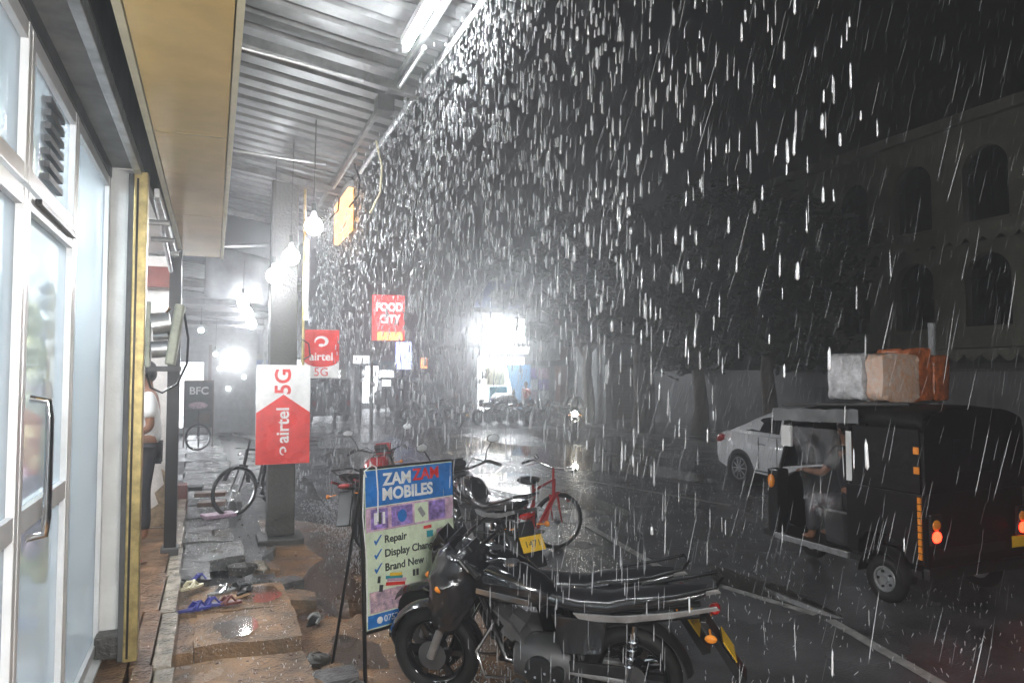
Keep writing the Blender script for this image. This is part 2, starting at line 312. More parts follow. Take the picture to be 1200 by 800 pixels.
sb("ceiling_lamp",-2.3,-2.25,.4,1.6,3.26,3.295,"roomtube"); sb("ceiling_lamp",-2.3,-2.25,2.6,3.8,3.26,3.295,"roomtube"); sb("ceiling_lamp",-1.25,-1.2,3.4,4.4,3.26,3.295,"roomtube")
# shelving with goods inside
goods = [mat("goods %d" % i, c, .4, var=.2) for i, c in enumerate([(.5,.10,.10),(.68,.64,.34),(.60,.42,.48),(.1,.25,.5),(.7,.7,.7),(.2,.45,.2),(.05,.05,.06),(.75,.4,.1)])]
sh = thing("display_shelf", "white display shelf inside the glass shopfront", "shelf", (-3.1, 3.2, .44))
for z in (.1,.6,1.1,1.6,2.1): MB().b(-.25,.25,-1.6,1.6,z,z+.03).build("shelf_board","white",sh)
for y in (-1.6,0,1.6): MB().b(-.25,.25,y-.02,y+.02,0,2.3).build("upright","white",sh)
cols = ["red","yellow","pink","blue","white","green","black","orange"]
SH = []
for lev, z in enumerate((.13,.63,1.13,1.63,2.13)):
    y = -1.5; nb = 0
    while y < 1.45:
        wd = random.uniform(.16,.34); h = random.uniform(.16,.36); c = random.randrange(8)
        o = MB().b(-.12,.12,0,wd,0,h).build("goods_box",goods[c],None,.005,False,(-3.05,3.2+y,.44+z))
        nb += 1; tag(o,"%s box, %s from the near end, on the %s shelf board behind the glass" % (cols[c],["first","second","third","fourth","fifth","sixth","seventh","eighth","ninth","tenth","eleventh","twelfth","thirteenth","fourteenth","fifteenth"][nb-1],["lowest","second lowest","middle","second highest","highest"][lev]),"box","boxes on the shop shelf"); y += wd+random.uniform(.03,.12)
# soft toys hanging behind the fixed pane
for i, (y, z, c) in enumerate([(4.15,2.15,1),(4.35,1.95,2),(4.25,1.72,1),(4.45,1.5,2),(4.2,1.32,2),(4.4,1.15,1),(4.5,2.3,4)]):
    mb = MB().ell((0,0,0),(.10,.10,.12),12,8).ell((0,0,.15),(.08,.08,.08),12,8).ell((.02,-.06,.22),(.03,.03,.04),8,6).ell((.02,.06,.22),(.03,.03,.04),8,6).tube([(0,0,.22),(0,0,3.25-z)],.003,5)
    for sy in (-1,1): mb.ell((.04,sy*.1,.03),(.035,.05,.035),8,6).ell((.06,sy*.06,-.1),(.04,.04,.05),8,6)
    o = mb.build("soft_toy",goods[c],None,0,True,(-.85,y,z))
    tag(o,"%s soft toy hanging behind the misted fixed pane, %s of its strings" % (cols[c],["top","second","third","fourth","fifth","lowest","far top"][i]),"toy","soft toys hanging in the shop window")
# ------------------------------------------------------------------ second shop with the man
shop2 = thing("neighbour_shop", "open shop bay with peeling pale wall and dark door post", "shop", (-.5,8.6,.42))
box("side_wall",-2.6,-.40,8.75,8.9,.42,3.35,"peel",shop2); box("door_post",-.395,-.29,7.50,7.62,.30,3.24,"dark",shop2,.006); box("post_base",-.42,-.27,7.46,7.66,.22,.46,"darkgrey",shop2,.01)
box("lintel",-2.6,-.42,8.60,8.74,3.0,3.22,"redbrown",shop2); box("back_wall",-2.7,-2.6,5.1,8.9,.42,3.4,"peel",shop2); box("ceiling",-2.6,-.42,5.07,8.74,3.38,3.42,"whitewall",shop2)
box("tube_lamp",-1.6,-1.55,6.4,7.4,3.32,3.37,"roomtube",shop2); box("shutter_guide",-.36,-.33,5.0,7.5,3.16,3.22,"steel",shop2,.004)
MB().tube([(.12,-3.1,2.84),(.12,-1.2,2.60)],.018,8).build("awning_arm","steel",shop2,0,True)
for k in range(3): MB().tube([(.03,-3.0+k*.7,2.70),(.2,-3.0+k*.7,2.70)],.02,8).build("bracket_bolt","steel",shop2)
mb = MB(); pp = [(-1.0,.0),(-.42,.0),(-.42,.55),(-.50,.62),(-.47,.45),(-.56,.36),(-.52,.24),(-.7,.12),(-.95,.1)]
mb.prism([(x+.5,z+.01) for x,z in pp], 8.742-8.6, 8.748-8.6,'y'); mb.build("bare_patch","stain",shop2)
# shutter motor on the brass post
mo = thing("shutter_motor", "grey green shutter motor with drum bolted to the brass post", "motor", (-.365,4.72,2.12))
MB().b(0,.025,-.05,.06,-.02,.36).build("mount_plate","olive",mo,.004); MB().box((.155,0,.17),(.055,.15,.36),(0,R(8),0)).build("housing","olive",mo,.012)
MB().tube([(.03,-.01,.22),(.13,-.01,.24)],[.075,.065],14).tube([(.03,-.01,.08),(.12,-.01,.09)],.05,12).tube([(.04,-.05,.15),(.12,-.05,.16)],.02,8).build("drum","steel",mo,0,True)
MB().b(.01,.19,-.04,.05,-.045,-.015).build("bottom_bar","darkgrey",mo,.004); MB().tube([(.10,-.05,.30),(.12,-.055,.33)],.015,8).build("terminal","chrome",mo)
MB().tube([(.2,0,.3),(.225,0,.15),(.22,0,.0),(.17,0,-.12),(.09,0,-.17),(.03,0,-.14),(.005,0,-.06)],.007,8).build("cable","black",mo,0,True)

# ------------------------------------------------------------------ people
def skin_obj(name, joints, bones, m, parent, sub=2):
    me = bpy.data.meshes.new(name); me.from_pydata([j[0] for j in joints], bones, []); o = bpy.data.objects.new(name, me); COL.objects.link(o)
    o.parent = parent; me.materials.append(M[m]); md = o.modifiers.new("skin", 'SKIN'); md.use_smooth_shade = True
    for i, j in enumerate(joints):
        r = j[1] if isinstance(j[1], tuple) else (j[1], j[1]); me.skin_vertices[0].data[i].radius = r
        me.skin_vertices[0].data[i].use_root = (i == 0)
    o.modifiers.new("sub", 'SUBSURF').levels = sub; o.modifiers["sub"].render_levels = sub; return o
def person(label, loc, rot, pose, shirt, trousers, group=None, hands=True, helmet=None, raincoat=False):
    """pose: dict of joints in metres, x forward, y left, z up from the feet"""
    p = thing("person", label, "person", loc, rot, group); J = pose
    names = ["pelvis","waist","chest","neck","head0","head","shL","elL","wrL","shR","elR","wrR","hipL","knL","anL","toL","hipR","knR","anR","toR"]
    rad = [(.13,.10),(.12,.095),(.14,.10),.052,.07,.075,.06,.042,.030,.06,.042,.030,.085,.058,.042,.035,.085,.058,.042,.035]
    idx = {n:i for i,n in enumerate(names)}
    B = [("pelvis","waist"),("waist","chest"),("chest","neck"),("neck","head0"),("head0","head"),("chest","shL"),("shL","elL"),("elL","wrL"),("chest","shR"),("shR","elR"),("elR","wrR"),("pelvis","hipL"),("hipL","knL"),("knL","anL"),("anL","toL"),("pelvis","hipR"),("hipR","knR"),("knR","anR"),("anR","toR")]
    joints = [(J[n], rad[i]) for i, n in enumerate(names)]; bones = [(idx[a],idx[b_]) for a, b_ in B]
    if hands:
        for s in ("L","R"):
            w_, e_ = Vector(J["wr"+s]), Vector(J["el"+s]); d = (w_-e_).normalized(); side = d.cross(Vector((0,0,1))); side = side.normalized() if side.length > .1 else Vector((0,1,0))
            palm = len(joints); joints.append((tuple(w_+d*.055), (.036,.018))); bones.append((idx["wr"+s], palm))
            for k, ln in enumerate((.062,.072,.068,.052)):
                a = len(joints); off = side*(k-1.5)*.02; joints.append((tuple(w_+d*.10+off), .0095)); bones.append((palm,a))
                joints.append((tuple(w_+d*(.10+ln*.6)+off+Vector((0,0,-.012))), .0085)); bones.append((a,a+1))
                joints.append((tuple(w_+d*(.10+ln*.9)+off+Vector((0,0,-.034))), .007)); bones.append((a+1,a+2))
            a = len(joints); joints.append((tuple(w_+d*.05-side*.042), .010)); bones.append((palm,a)); joints.append((tuple(w_+d*.085-side*.055+Vector((0,0,-.012))), .008)); bones.append((a,a+1))
    skin_obj("body", joints, bones, "skin", p)
    hd = Vector(J["head"]); fw = (Vector(J["look"])).normalized() if "look" in J else Vector((1,0,0))
    ax = math.atan2(fw.y, fw.x)
    if helmet: MB().ell(tuple(hd+Vector((0,0,.02))),(.145,.13,.14),16,10).build("helmet",helmet,p,0,True)
    else:
        mb = MB().ell((-.014,0,.042),(.098,.086,.088),16,10).ell((-.05,0,-.01),(.062,.078,.08),14,8); mb.build("hair","hair",p,0,True,tuple(hd),(0,0,ax))
    def face(n, c, d, m): MB().ell(c,d,8,6).build(n,m,p,0,True,tuple(hd),(0,0,ax))
    face("nose",(.088,0,-.03),(.018,.012,.02),"skin"); face("mouth",(.076,0,-.07),(.008,.024,.006),"ink")
    for s in (-1,1): face("ear",(0,s*.08,-.02),(.02,.012,.032),"skin"); face("eye",(.076,s*.03,0),(.008,.014,.008),"ink")
    mid = lambda a, b_, t: tuple(Vector(J[a])*(1-t)+Vector(J[b_])*t)
    sj = [(J["pelvis"],(.158,.125)),(J["waist"],(.148,.118)),(J["chest"],(.158,.118)),(mid("chest","neck",.75),(.075,.07)),(J["shL"],.078),(mid("shL","elL",.75),.066),(J["shR"],.078),(mid("shR","elR",.75),.066)]
    sbn = [(0,1),(1,2),(2,3),(2,4),(4,5),(2,6),(6,7)]
    if raincoat: sj += [(J["elL"],.06),(mid("elL","wrL",.9),.05),(J["elR"],.06),(mid("elR","wrR",.9),.05)]; sbn += [(5,8),(8,9),(7,10),(10,11)]
    skin_obj("shirt", sj, sbn, shirt, p)
    tj = [(tuple(Vector(J["pelvis"])+Vector((0,0,-.02))),(.142,.112)),(J["hipL"],.10),(J["knL"],.074),(mid("knL","anL",.92),.06),(J["hipR"],.10),(J["knR"],.074),(mid("knR","anR",.92),.06)]
    skin_obj("trousers", tj, [(0,1),(1,2),(2,3),(0,4),(4,5),(5,6)], trousers, p)
    fm = MB()
    for s in ("L","R"):
        a, t = Vector(J["an"+s]), Vector(J["to"+s]); fm.tube([tuple(a+Vector((-.05,0,-.05))),tuple(a+Vector((.02,0,-.05))),tuple(t+Vector((0,0,-.015)))],[.045,.05,.042],8)
    return p
stand = dict(pelvis=(0,0,.93),waist=(.0,0,1.10),chest=(-.01,0,1.33),neck=(.0,0,1.50),head0=(.02,0,1.58),head=(.03,0,1.66),
 shL=(-.01,.18,1.42),elL=(-.05,.23,1.13),wrL=(.16,.14,1.02),shR=(-.01,-.18,1.42),elR=(.0,-.24,1.13),wrR=(.2,-.14,1.05),
 hipL=(0,.095,.88),knL=(.02,.10,.49),anL=(-.01,.10,.08),toL=(.14,.11,.035),hipR=(0,-.095,.88),knR=(.03,-.10,.49),anR=(0,-.10,.08),toR=(.15,-.11,.035))
person("person in white T-shirt and black trousers standing in the doorway behind the brass post", (-.60,8.1,.415), PI, stand, "cloth", "trousers")

# ------------------------------------------------------------------ sandals
def sandal(label, x, y, z, rz, m, strap, grp="sandals left on the drain slabs", tilt=0):
    o = thing("sandal", label, "sandal", (x,y,z), (tilt,0,rz), grp)
    n = 18; poly = []
    for i in range(n):
        a = 2*PI*i/n; px = .13*math.cos(a); wv = .036+.014*(px/.13); poly.append((px, wv*math.sin(a)*(1+.1*math.sin(2*a))))
    MB().prism(poly,0,.02,'z').build("sole",m,o,.004,True)
    MB().tube([(.0,.045,.015),(.02,.035,.05),(.045,.0,.062),(.02,-.035,.05),(.0,-.045,.015)],.011,8).tube([(.045,0,.06),(.085,0,.018)],.008,6).tube([(-.03,.04,.015),(0,.03,.055),(.02,-.03,.055),(-.03,-.04,.015)],.012,8).build("strap",strap,o,0,True)
    return o
sandal("blue rubber sandal nearest the kerb on the wet slab",-.10,6.22,.235,R(15),"navy","navy"); sandal("blue rubber sandal lying beside the first blue one",.00,6.30,.235,R(-10),"navy","navy")
sandal("cream strapped sandal beside the dark blue pair",-.15,6.72,.27,R(35),"cream","cream"); sandal("dark sandal behind the cream strapped one",-.10,6.95,.27,R(-20),"black","navy")
sandal("black patterned sandal overturned at the end of the row",.22,6.75,.225,R(10),"black","darkgrey",tilt=R(35)); sandal("grey studded sandal in the middle of the row",.10,6.66,.225,R(30),"grey","chrome"); sandal("black sandal propped against the overturned one",.28,6.62,.225,R(60),"black","black")
sandal("brown leather sandal lying by the blue pair",.12,6.30,.23,R(0),"redbrown","redbrown")
sandal("single black sandal on the brown dirt off the slabs",.79,6.2,.04,R(60),"black","grey",tilt=R(25))
for x,y,r in ((-.68,6.9,.2),(-.62,7.05,.4)): sandal(("near" if y<7 else "far")+" tan sandal of the pair inside the neighbour shop's doorway",x,y,.43,r,"brown","redpaint","tan sandals inside the doorway")

# ------------------------------------------------------------------ pillar and phone signs
pil = thing("awning_pillar", "stained concrete pillar behind the tall red and white sign", "pillar", (.80,9.5,0))
MB().b(-.16,.16,-.16,.16,.10,4.5).build("shaft","concrete",pil,.015); MB().b(-.27,.27,-.27,.25,-.02,.08).build("base","concrete",pil,.02)
MB().tube([(.235,-.12,2.1),(.235,-.12,4.4)],.018,8).build("yellow_conduit","goldpost",pil)
MB().tube([(.26,-.22,2.78),(.26,-.22,3.75)],.025,8).b(.23,.29,-.25,-.19,2.74,2.8).build("white_pipe","white",pil)
mb = MB(); mb.tube([(.22,-.15,2.5),(.3,-.15,2.45),(.32,-.15,2.3),(.24,-.15,2.25)],.01,6); mb.build("cable","black",pil)
def swoosh(parent, loc, rot, s, m):
    """the operator's curled emblem as a flat shape"""
    P_ = []; Q_ = []
    for i in range(17):
        a = R(200)-R(300)*i/16; r = .5; th = .05+.17*math.sin(PI*(i/16))**.8+.06*(i/16)
        P_.append((r*math.cos(a)*(1.05), r*math.sin(a)*.8)); Q_.append(((r-th)*math.cos(a)*1.05, (r-th)*math.sin(a)*.8))
    mb = MB(); n = len(P_)
    for z in (0, .02): mb.v += [(x,y,z) for x,y in P_] + [(x,y,z) for x,y in Q_]
    for i in range(n-1):
        mb.f += [(i,i+1,n+i+1,n+i),(2*n+i,3*n+i,3*n+i+1,2*n+i+1),(i,2*n+i,2*n+i+1,i+1),(n+i,n+i+1,3*n+i+1,3*n+i)]
    mb.ell((-.02,-.30,.01),(.20,.12,.01),10,4)
    o = mb.build("emblem",m,parent); o.location = loc; o.rotation_euler = rot; o.scale = (s,s,s*.25); return o
# tall banner
sg = thing("phone_sign", "tall white sign with a red arrow reading airtel 5G sideways on the pillar", "sign", (.80,9.27,.98))
W2 = .315; MB().b(-W2,W2,-.012,.012,0,1.2).build("board","signwhite",sg,.002)
MB().prism([(-W2+.001,.002),(W2-.001,.002),(W2-.001,.62),(0,.84),(-W2+.001,.62)],-.0165,-.0125,'y').build("red_arrow","red",sg)
text("airtel",.21,"signwhite",sg,(.0,-.0175,.47),(PI/2,-PI/2,0),.001,bold=.004); text("5G",.26,"red",sg,(0,-.0135,1.0),(PI/2,-PI/2,0),.001,bold=.006)
swoosh(sg,(.0,-.0175,.16),(PI/2,-PI/2,0),.10,"signwhite")
sg2 = thing("phone_sign", "small square red and white airtel 5G sign on the pillar's street side", "sign", (1.28,9.55,2.02))
MB().b(-.225,.225,-.012,.012,0,.62).build("board","signwhite",sg2,.002)
pl = [(-.224,.618),(-.224,.24)] + [(-.224*math.cos(PI*i/14), .24-.10*math.sin(PI*i/14)) for i in range(1,14)] + [(.224,.24),(.224,.618)]
MB().prism(pl,-.0165,-.0125,'y').build("red_shield","red",sg2); text("airtel",.145,"signwhite",sg2,(0,-.0175,.27),ext=.001,bold=.003); text("5G",.15,"red",sg2,(0,-.0135,.072),ext=.001); swoosh(sg2,(0,-.0175,.47),(PI/2,0,0),.17,"signwhite")
MB().tube([(-.29,.03,.5),(-.2,.03,.5)],.012,6).tube([(-.29,.03,.15),(-.2,.03,.15)],.012,6).build("bracket","steel",sg2)

# ------------------------------------------------------------------ awning with corrugated sheets
aw = thing("awning", "corrugated metal awning sloping out over the walk on steel rafters", "awning", (0,0,0))
def zroof(x): return 4.72 - .155*x
def corr(x0, x1, y0, y1, zf, name, m, parent, pitch=.075, amp=.011):
    mb = MB(); vs = []; pf = []; k0 = math.floor(y0/pitch)
    for q in range(k0, int(y1/pitch)+2):
        for t, h in ((0,0),(.62,0),(.70,amp),(.92,amp)): 
            yy = (q+t)*pitch
            if y0 <= yy <= y1: pf.append((yy, h))
    pf = [(y0, 0)]+pf+[(y1, 0)]; n = len(pf)-1
    for th in (0, .004):
        for yy, h in pf:
            for x in (x0, x1): vs.append((x, yy, zf(x)+h+th))
    k = 2*(n+1)
    fs = [(2*i,2*i+1,2*i+3,2*i+2) for i in range(n)] + [(k+2*i,k+2*i+2,k+2*i+3,k+2*i+1) for i in range(n)]
    mb.add(vs, fs); return mb.build(name, m, parent, 0, False)
y = -4.5
while y < 12.2:
    dz = random.uniform(-.006,.012); corr(-.35, 1.56+random.uniform(-.02,.03), y, y+.86, lambda x, dz=dz: zroof(x)+dz, "roof_sheet", "roof", aw, .25, .042); y += .84
for x in (1.35,): MB().box((x,5.1,zroof(x)-.045),(.04,14.2,.05)).build("purlin","beam",aw,.004)
def bar(x0,z0,x1,z1,y,r,m,n="rafter"): MB().tube([(x0,y,z0),(x1,y,z1)],r,8).build(n,m,aw)
for yy in (1.6,5.75,9.3,12.0):
    L_ = math.hypot(1.86, .29); MB().box((.6,yy,zroof(.6)-.11),(1.9,.07,.08),(0,R(8.8),0)).build("rafter","beam",aw,.004)
bar(-.1,4.38,1.0,4.25,5.35,.012,"steel","tie_rod"); bar(-.1,4.2,1.0,4.15,7.3,.012,"steel","tie_rod"); bar(.0,3.98,1.3,4.10,11.6,.028,"steel","tie_rod")
MB().tube([(1.55,-2,zroof(1.55)-.05),(1.55,12.2,zroof(1.55)-.05)],.024,8).build("edge_pipe","steel",aw,0,True)
MB().tube([(1.36,7.6,4.40),(1.36,9.2,4.40)],.016,8).build("edge_conduit","steel",aw); MB().tube([(1.36,4.95,4.40),(1.36,5.75,4.40)],.02,8).build("edge_conduit","steel",aw)
MB().box((1.30,6.0,4.33),(.14,.18,.14)).build("junction_box","darkgrey",aw,.01)
# loose cables at the edge
for i, (x, y, ln, m) in enumerate([(1.50,7.3,.75,"cream"),(1.44,8.2,.5,"black"),(1.46,8.9,.65,"grey"),(1.40,9.4,.4,"black")]):
    o = MB().tube([(x,y,4.45),(x+.06,y-.02,4.45-ln*.35),(x+.05,y,4.45-ln*.7),(x-.05,y+.02,4.45-ln)],.012,6).build("hanging_cable",m,None,0,True)
    tag(o,["long cream cable hanging from the awning edge","black cable stub beside the cream cable","long grey cable hanging beyond the cream one","short black cable near the orange lit panel"][i],"cable","cables hanging from the awning edge")

# ------------------------------------------------------------------ lamps
def tube_lamp(x, y, z, lab, L=.75, m="tube", rot=0):
    o = thing("tube_light", lab, "lamp", (x,y,z), rot, "tube lights under the awning")
    MB().b(-.03,.03,-L/2-.05,L/2+.05,.06,.12).build("housing","white",o,.006); MB().b(-.02,.02,-L/2-.045,-L/2,.0,.06).b(-.02,.02,L/2,L/2+.045,.0,.06).build("socket","white",o)
    MB().tube([(0,-L/2,.02),(0,L/2,.02)],.021,10).build("tube",m,o,0,True); MB().tube([(0,0,.12),(0,0,zroof(x)-z)],.01,6).build("drop_rod","steel",o)
tube_lamp(1.22,4.50,4.34,"bright white tube light under the near awning edge",.85); tube_lamp(.30,-1.3,2.50,"unseen tube light added low across the walk as frontal fill",.85,"fill_tube",R(90)); tube_lamp(1.22,-3.2,4.34,"unseen tube light added at the rear of the awning row as frontal fill",.85,"fill_tube")  # first tube is visible; low and rear ones are unseen, added for frontal light
def bulb_lamp(x, y, z, top, lab, m="bulb", r=.085):
    o = thing("hanging_bulb", lab, "lamp", (x,y,z), 0, "bulbs hanging along the walk")
    MB().ell((0,0,0),(r,r,r*1.05),12,8).build("bulb",m,o,0,True); MB().tube([(0,0,r*.7),(0,0,r+.07)],[.035,.02],10).build("bulb_cap","white",o,0,True)
    MB().tube([(0,0,r+.06),(0,0,r+.14)],.022,8).build("socket","black",o); MB().tube([(0,0,r+.13),(.01,0,top-z)],.005,6).build("cord","black",o)
bulb_lamp(.88,7.2,3.5,4.55,"nearest hanging bulb under the awning, right above the red signs"); bulb_lamp(.74,7.9,3.3,4.55,"second hanging bulb, left of the nearest one"); bulb_lamp(.64,8.9,3.22,4.6,"third hanging bulb, lowest of the three before the pillar")
bulb_lamp(.42,12.2,3.2,3.9,"bulb under the dark tarpaulin, upper of the far pair"); bulb_lamp(.50,12.9,3.12,3.9,"bulb under the tarpaulin, in the middle of the far group"); bulb_lamp(.6,13.4,2.95,3.9,"bulb beyond the tarpaulin, lowest of the far group")
bulb_lamp(-.25,16.5,3.0,3.5,"small far bulb over the arcade shops",r=.05); bulb_lamp(.05,20,2.6,3.5,"farthest bulb over the arcade shops",r=.05)
lp = thing("glowing_sign","orange lit panel hanging at the far end of the awning edge","sign",(1.50,9.3,3.9)); MB().b(-.03,.03,-.55,.55,-.1,.42).build("panel","warm",lp,.01); MB().b(-.036,.036,-.58,.58,.42,.5).build("panel_frame","grey",lp)

# ------------------------------------------------------------------ farther arcade on the left
aw2 = thing("far_awning","low dark awning with grey tarpaulin over the farther shops","awning",(.2,12.4,0))
for k in range(6): corr(-.9, 1.2, k*1.9, k*1.9+1.88, lambda x, k=k: 3.75-.12*x-.03*k, "roof_sheet","beam",aw2,.19,.035)
for k in range(4): MB().b(-.9,1.2,.1+k*3,.2+k*3,3.45,3.56).build("rafter","beam",aw2)
mb = MB(); vs = []
for i in range(9):
    for j in range(7):
        u, v = i/8, j/6; vs.append((-.35+.95*u, -.2+.25*v+.05*math.sin(u*9), 4.05-.75*v-.12*u*u+.05*mnoise.noise((u*4,v*4,1))))
mb.add(vs,[(i*7+j,(i+1)*7+j,(i+1)*7+j+1,i*7+j+1) for i in range(8) for j in range(6)]); o = mb.build("tarpaulin","tarp",aw2,0,True); md = o.modifiers.new("s",'SOLIDIFY'); md.thickness = .01
MB().tube([(.95,-.1,0),(.95,-.1,3.6)],.03,8).build("post","steel",aw2); MB().tube([(.95,6,0),(.95,6,3.4)],.03,8).build("post","steel",aw2)
arc = thing("arcade_shops","lit shop bays receding along the left arcade","building",(-.8,16,.2))
for k in range(6):
    y0 = 9.4+k*2.6; dx = -.022*(y0-5); box("bay_wall",-2.6,-.52+dx,y0,y0+.35,.2,3.5,"peel" if k%2 else "grey",arc); box("bay_opening",-2.3+dx,-2.25+dx,y0+.36,y0+2.59,.25,3.3,"litshop",arc); box("bay_floor",-2.25+dx,-.6+dx,y0+.36,y0+2.59,.2,.24,"white",arc)
    box("fascia",-.72+dx,-.64+dx,y0+.36,y0+2.59,2.9,3.5,"grey",arc)
endw = thing("arcade_end_wall","pale tiled wall closing the far end of the arcade","wall",(0,27,.1))
MB().b(-2,1.4,0,.3,0,3.6).build("wall","grey",endw); MB().b(-1.1,-.3,-.02,-.003,.2,2.4).build("lit_doorway","litshop",endw); MB().b(-.15,-.05,-.06,-.003,0,3.0).build("door_post","brown",endw)
for k,(a,z) in enumerate(((.2,2.2),(.7,2.5),(.5,1.5),(1.0,1.9))): MB().ell((a,-.06,z),(.07,.05,.07),10,6).build("wall_light","farlamp" if k==1 else "litpanel",endw,0,True)
bf = thing("menu_board","dark standing menu board reading BFC with food pictures","sign",(-.33,20.6,.2))
MB().b(-.34,.34,-.02,.02,.5,1.7).build("board","darkgrey",bf,.004); MB().b(-.36,-.33,-.03,.03,0,1.72).b(.33,.36,-.03,.03,0,1.72).b(-.36,.36,-.03,.03,1.7,1.73).build("frame","brown",bf)
text("BFC",.27,"signwhite",bf,(0,-.024,1.45),ext=.001,bold=.006); MB().ell((-.02,-.024,1.08),(.24,.004,.09),12,6).build("food_picture","poster",bf); MB().b(-.05,.28,-.026,-.021,.62,.85).build("food_picture","brown",bf)

# ------------------------------------------------------------------ items on the walk
cr = tag(MB().b(-.13,.13,-.14,.14,0,.38).build("crate","redbrown",None,.01,False,(-.42,10.9,.2)),"red brown box standing at the kerb before the bicycle","box")
for i, (x,y,z,l,lab) in enumerate([(-.36,12.1,.32,.5,"black plank across the drain behind the red brown box"),(.0,11.55,.30,.42,"dark plank bridging the drain by the bicycle wheel"),(.02,10.95,.26,.36,"lowest dark plank beside the bicycle wheel")]):
    tag(MB().b(-l/2,l/2,-.12,.12,0,.06).build("plank","brown" if i else "dark",None,.006,False,(x,y,z),(0,0,R(-6))),lab,"plank","planks across the drain")
tag(MB().b(-.2,.2,-.12,.12,0,.05).build("cloth_pile","pink",None,.015,False,(.1,10.3,.21),(0,0,.3)),"pale pink rag pile on the slab under the bicycle wheel","rag")

# ------------------------------------------------------------------ bicycle
def wheel_b(parent, x, R_, name, frame=None, steer=0, piv=None):
    e = bpy.data.objects.new(name, None); e.empty_display_size=.1; COL.objects.link(e); e.parent = parent; e.location = (x,0,R_); e.rotation_euler = (0,0,steer)
    MB().ring((0,0,0),(0,1,0),R_-.02,.02,36,8).build("tyre","rubber",e,0,True); MB().ring((0,0,0),(0,1,0),R_-.045,.010,36,6,1.4).build("rim","chrome",e,0,True)
    mb = MB()
    for k in range(20):
        a = 2*PI*k/20; s = .025 if k%2 else -.025
        mb.tube([(.02*math.cos(a+1.2),s,.02*math.sin(a+1.2)),((R_-.05)*math.cos(a),0,(R_-.05)*math.sin(a))],.0022,4)
    mb.tube([(0,-.045,0),(0,.045,0)],.022,10); mb.build("spokes","chrome",e); return e
def bicycle(label, loc, rot, m, group, steer=0, basket=False):
    o = thing("bicycle", label, "bicycle", loc, rot, group); r = .335
    wheel_b(o,0,r,"rear_wheel"); wheel_b(o,1.08,r,"front_wheel",steer=steer)
    bb=(.45,0,.29); st=(.33,0,.80); ht=(.86,0,.86); hb=(.90,0,.66)
    MB().tube([bb,st],.016,8).tube([bb,hb],.019,8).tube([st,ht],.016,8).tube([hb,ht],.022,8).tube([(0,.05,r),bb],.010,6).tube([(0,-.05,r),bb],.010,6).tube([(0,.05,r),(.34,.02,.76)],.009,6).tube([(0,-.05,r),(.34,-.02,.76)],.009,6).tube([st,(.30,0,.90)],.014,8).build("frame",m,o,0,True)
    f = MB()
    for s in (-1,1): f.tube([(.91,s*.05,.66),(.98,s*.055,.5),(1.08,s*.06,r)],[.014,.013,.009],8)
    f.build("fork",m,o,0,True); MB().tube([(.84,0,.86),(.82,0,1.0)],.014,8).build("stem",m,o,0,True)
    MB().tube([(.76,-.30,1.03),(.84,-.26,1.045),(.84,-.08,1.0),(.82,0,.99),(.84,.08,1.0),(.84,.26,1.045),(.76,.30,1.03)],.0115,8).tube([(.8,.2,1.07),(.8,.24,1.11)],.022,8).build("handlebar","chrome",o,0,True)
    for s in (-1,1): MB().tube([(.64,s*.31,1.02),(.77,s*.30,1.03)],.017,8).build("grip","black",o,0,True); 
    for s in (-1,1): MB().tube([(.68,s*.27,1.0),(.82,s*.2,1.02)],.006,6).build("brake_lever","chrome",o)
    MB().loft([(.10,0,.10,.93,.03),(.18,0,.115,.935,.04),(.28,0,.08,.93,.035),(.40,0,.03,.92,.025),(.43,0,.02,.915,.02)],14).build("saddle","black",o,0,True)
    for cx, a0, a1 in ((0,R(20),R(200)),(1.08,R(30),R(170))):
        mb = MB(); n = 14; vs=[]
        for i in range(n+1):
            a = a0+(a1-a0)*i/n
            for yy in (-.03,0,.03): rr = r+.028-(.01 if yy else 0); vs.append((cx+rr*math.cos(a),yy,r+rr*math.sin(a)))
        mb.add(vs,[(3*i+j,3*i+3+j,3*i+4+j,3*i+1+j) for i in range(n) for j in range(2)]); mb.build("mudguard",m,o,0,True)
    MB().ring(bb,(0,1,0),.085,.008,20,6).tube([(.45,-.07,.29),(.45,.07,.29)],.015,8).tube([(.45,.07,.29),(.57,.075,.2)],.009,6).tube([(.45,-.07,.29),(.33,-.075,.38)],.009,6).b(.53,.62,.08,.16,.185,.21).b(.28,.37,-.16,-.08,.37,.395).build("crankset","steel",o)
    MB().tube([(.0,.06,.3),(.45,.045,.375)],.006,4).tube([(.0,.06,.37),(.45,.045,.21)],.006,4).build("chain","darkgrey",o)
    MB().b(-.16,.28,-.07,.07,.735,.745).tube([(0,.06,r),(-.1,.06,.735)],.006,5).tube([(0,-.06,r),(-.1,-.06,.735)],.006,5).build("carrier","steel",o)
    if basket:
        mb = MB()
        for k in range(6): z = .72+k*.045; mb.tube([(.92,-.15,z),(1.2,-.17,z),(1.2,.17,z),(.92,.15,z),(.92,-.15,z)],.004,4)
        for k in range(12): a = -.15+.3*k/11; mb.tube([(1.2,a,.72),(1.2,a,.96)],.003,4); mb.tube([(.92,a*.9,.72),(.92,a*.9,.96)],.003,4)
        mb.build("basket","steel",o)
    return o
bicycle("dark bicycle leaning against the pillar beside the drain", (.80,11.25,.20), (R(-6),0,R(240)), "dark", "parked bicycles", R(-30))
bicycle("red framed bicycle with chrome rims parked behind the motorbikes", (2.95,7.15,.0), (R(6),0,R(40)), "redpaint", "parked bicycles", R(-38), True)
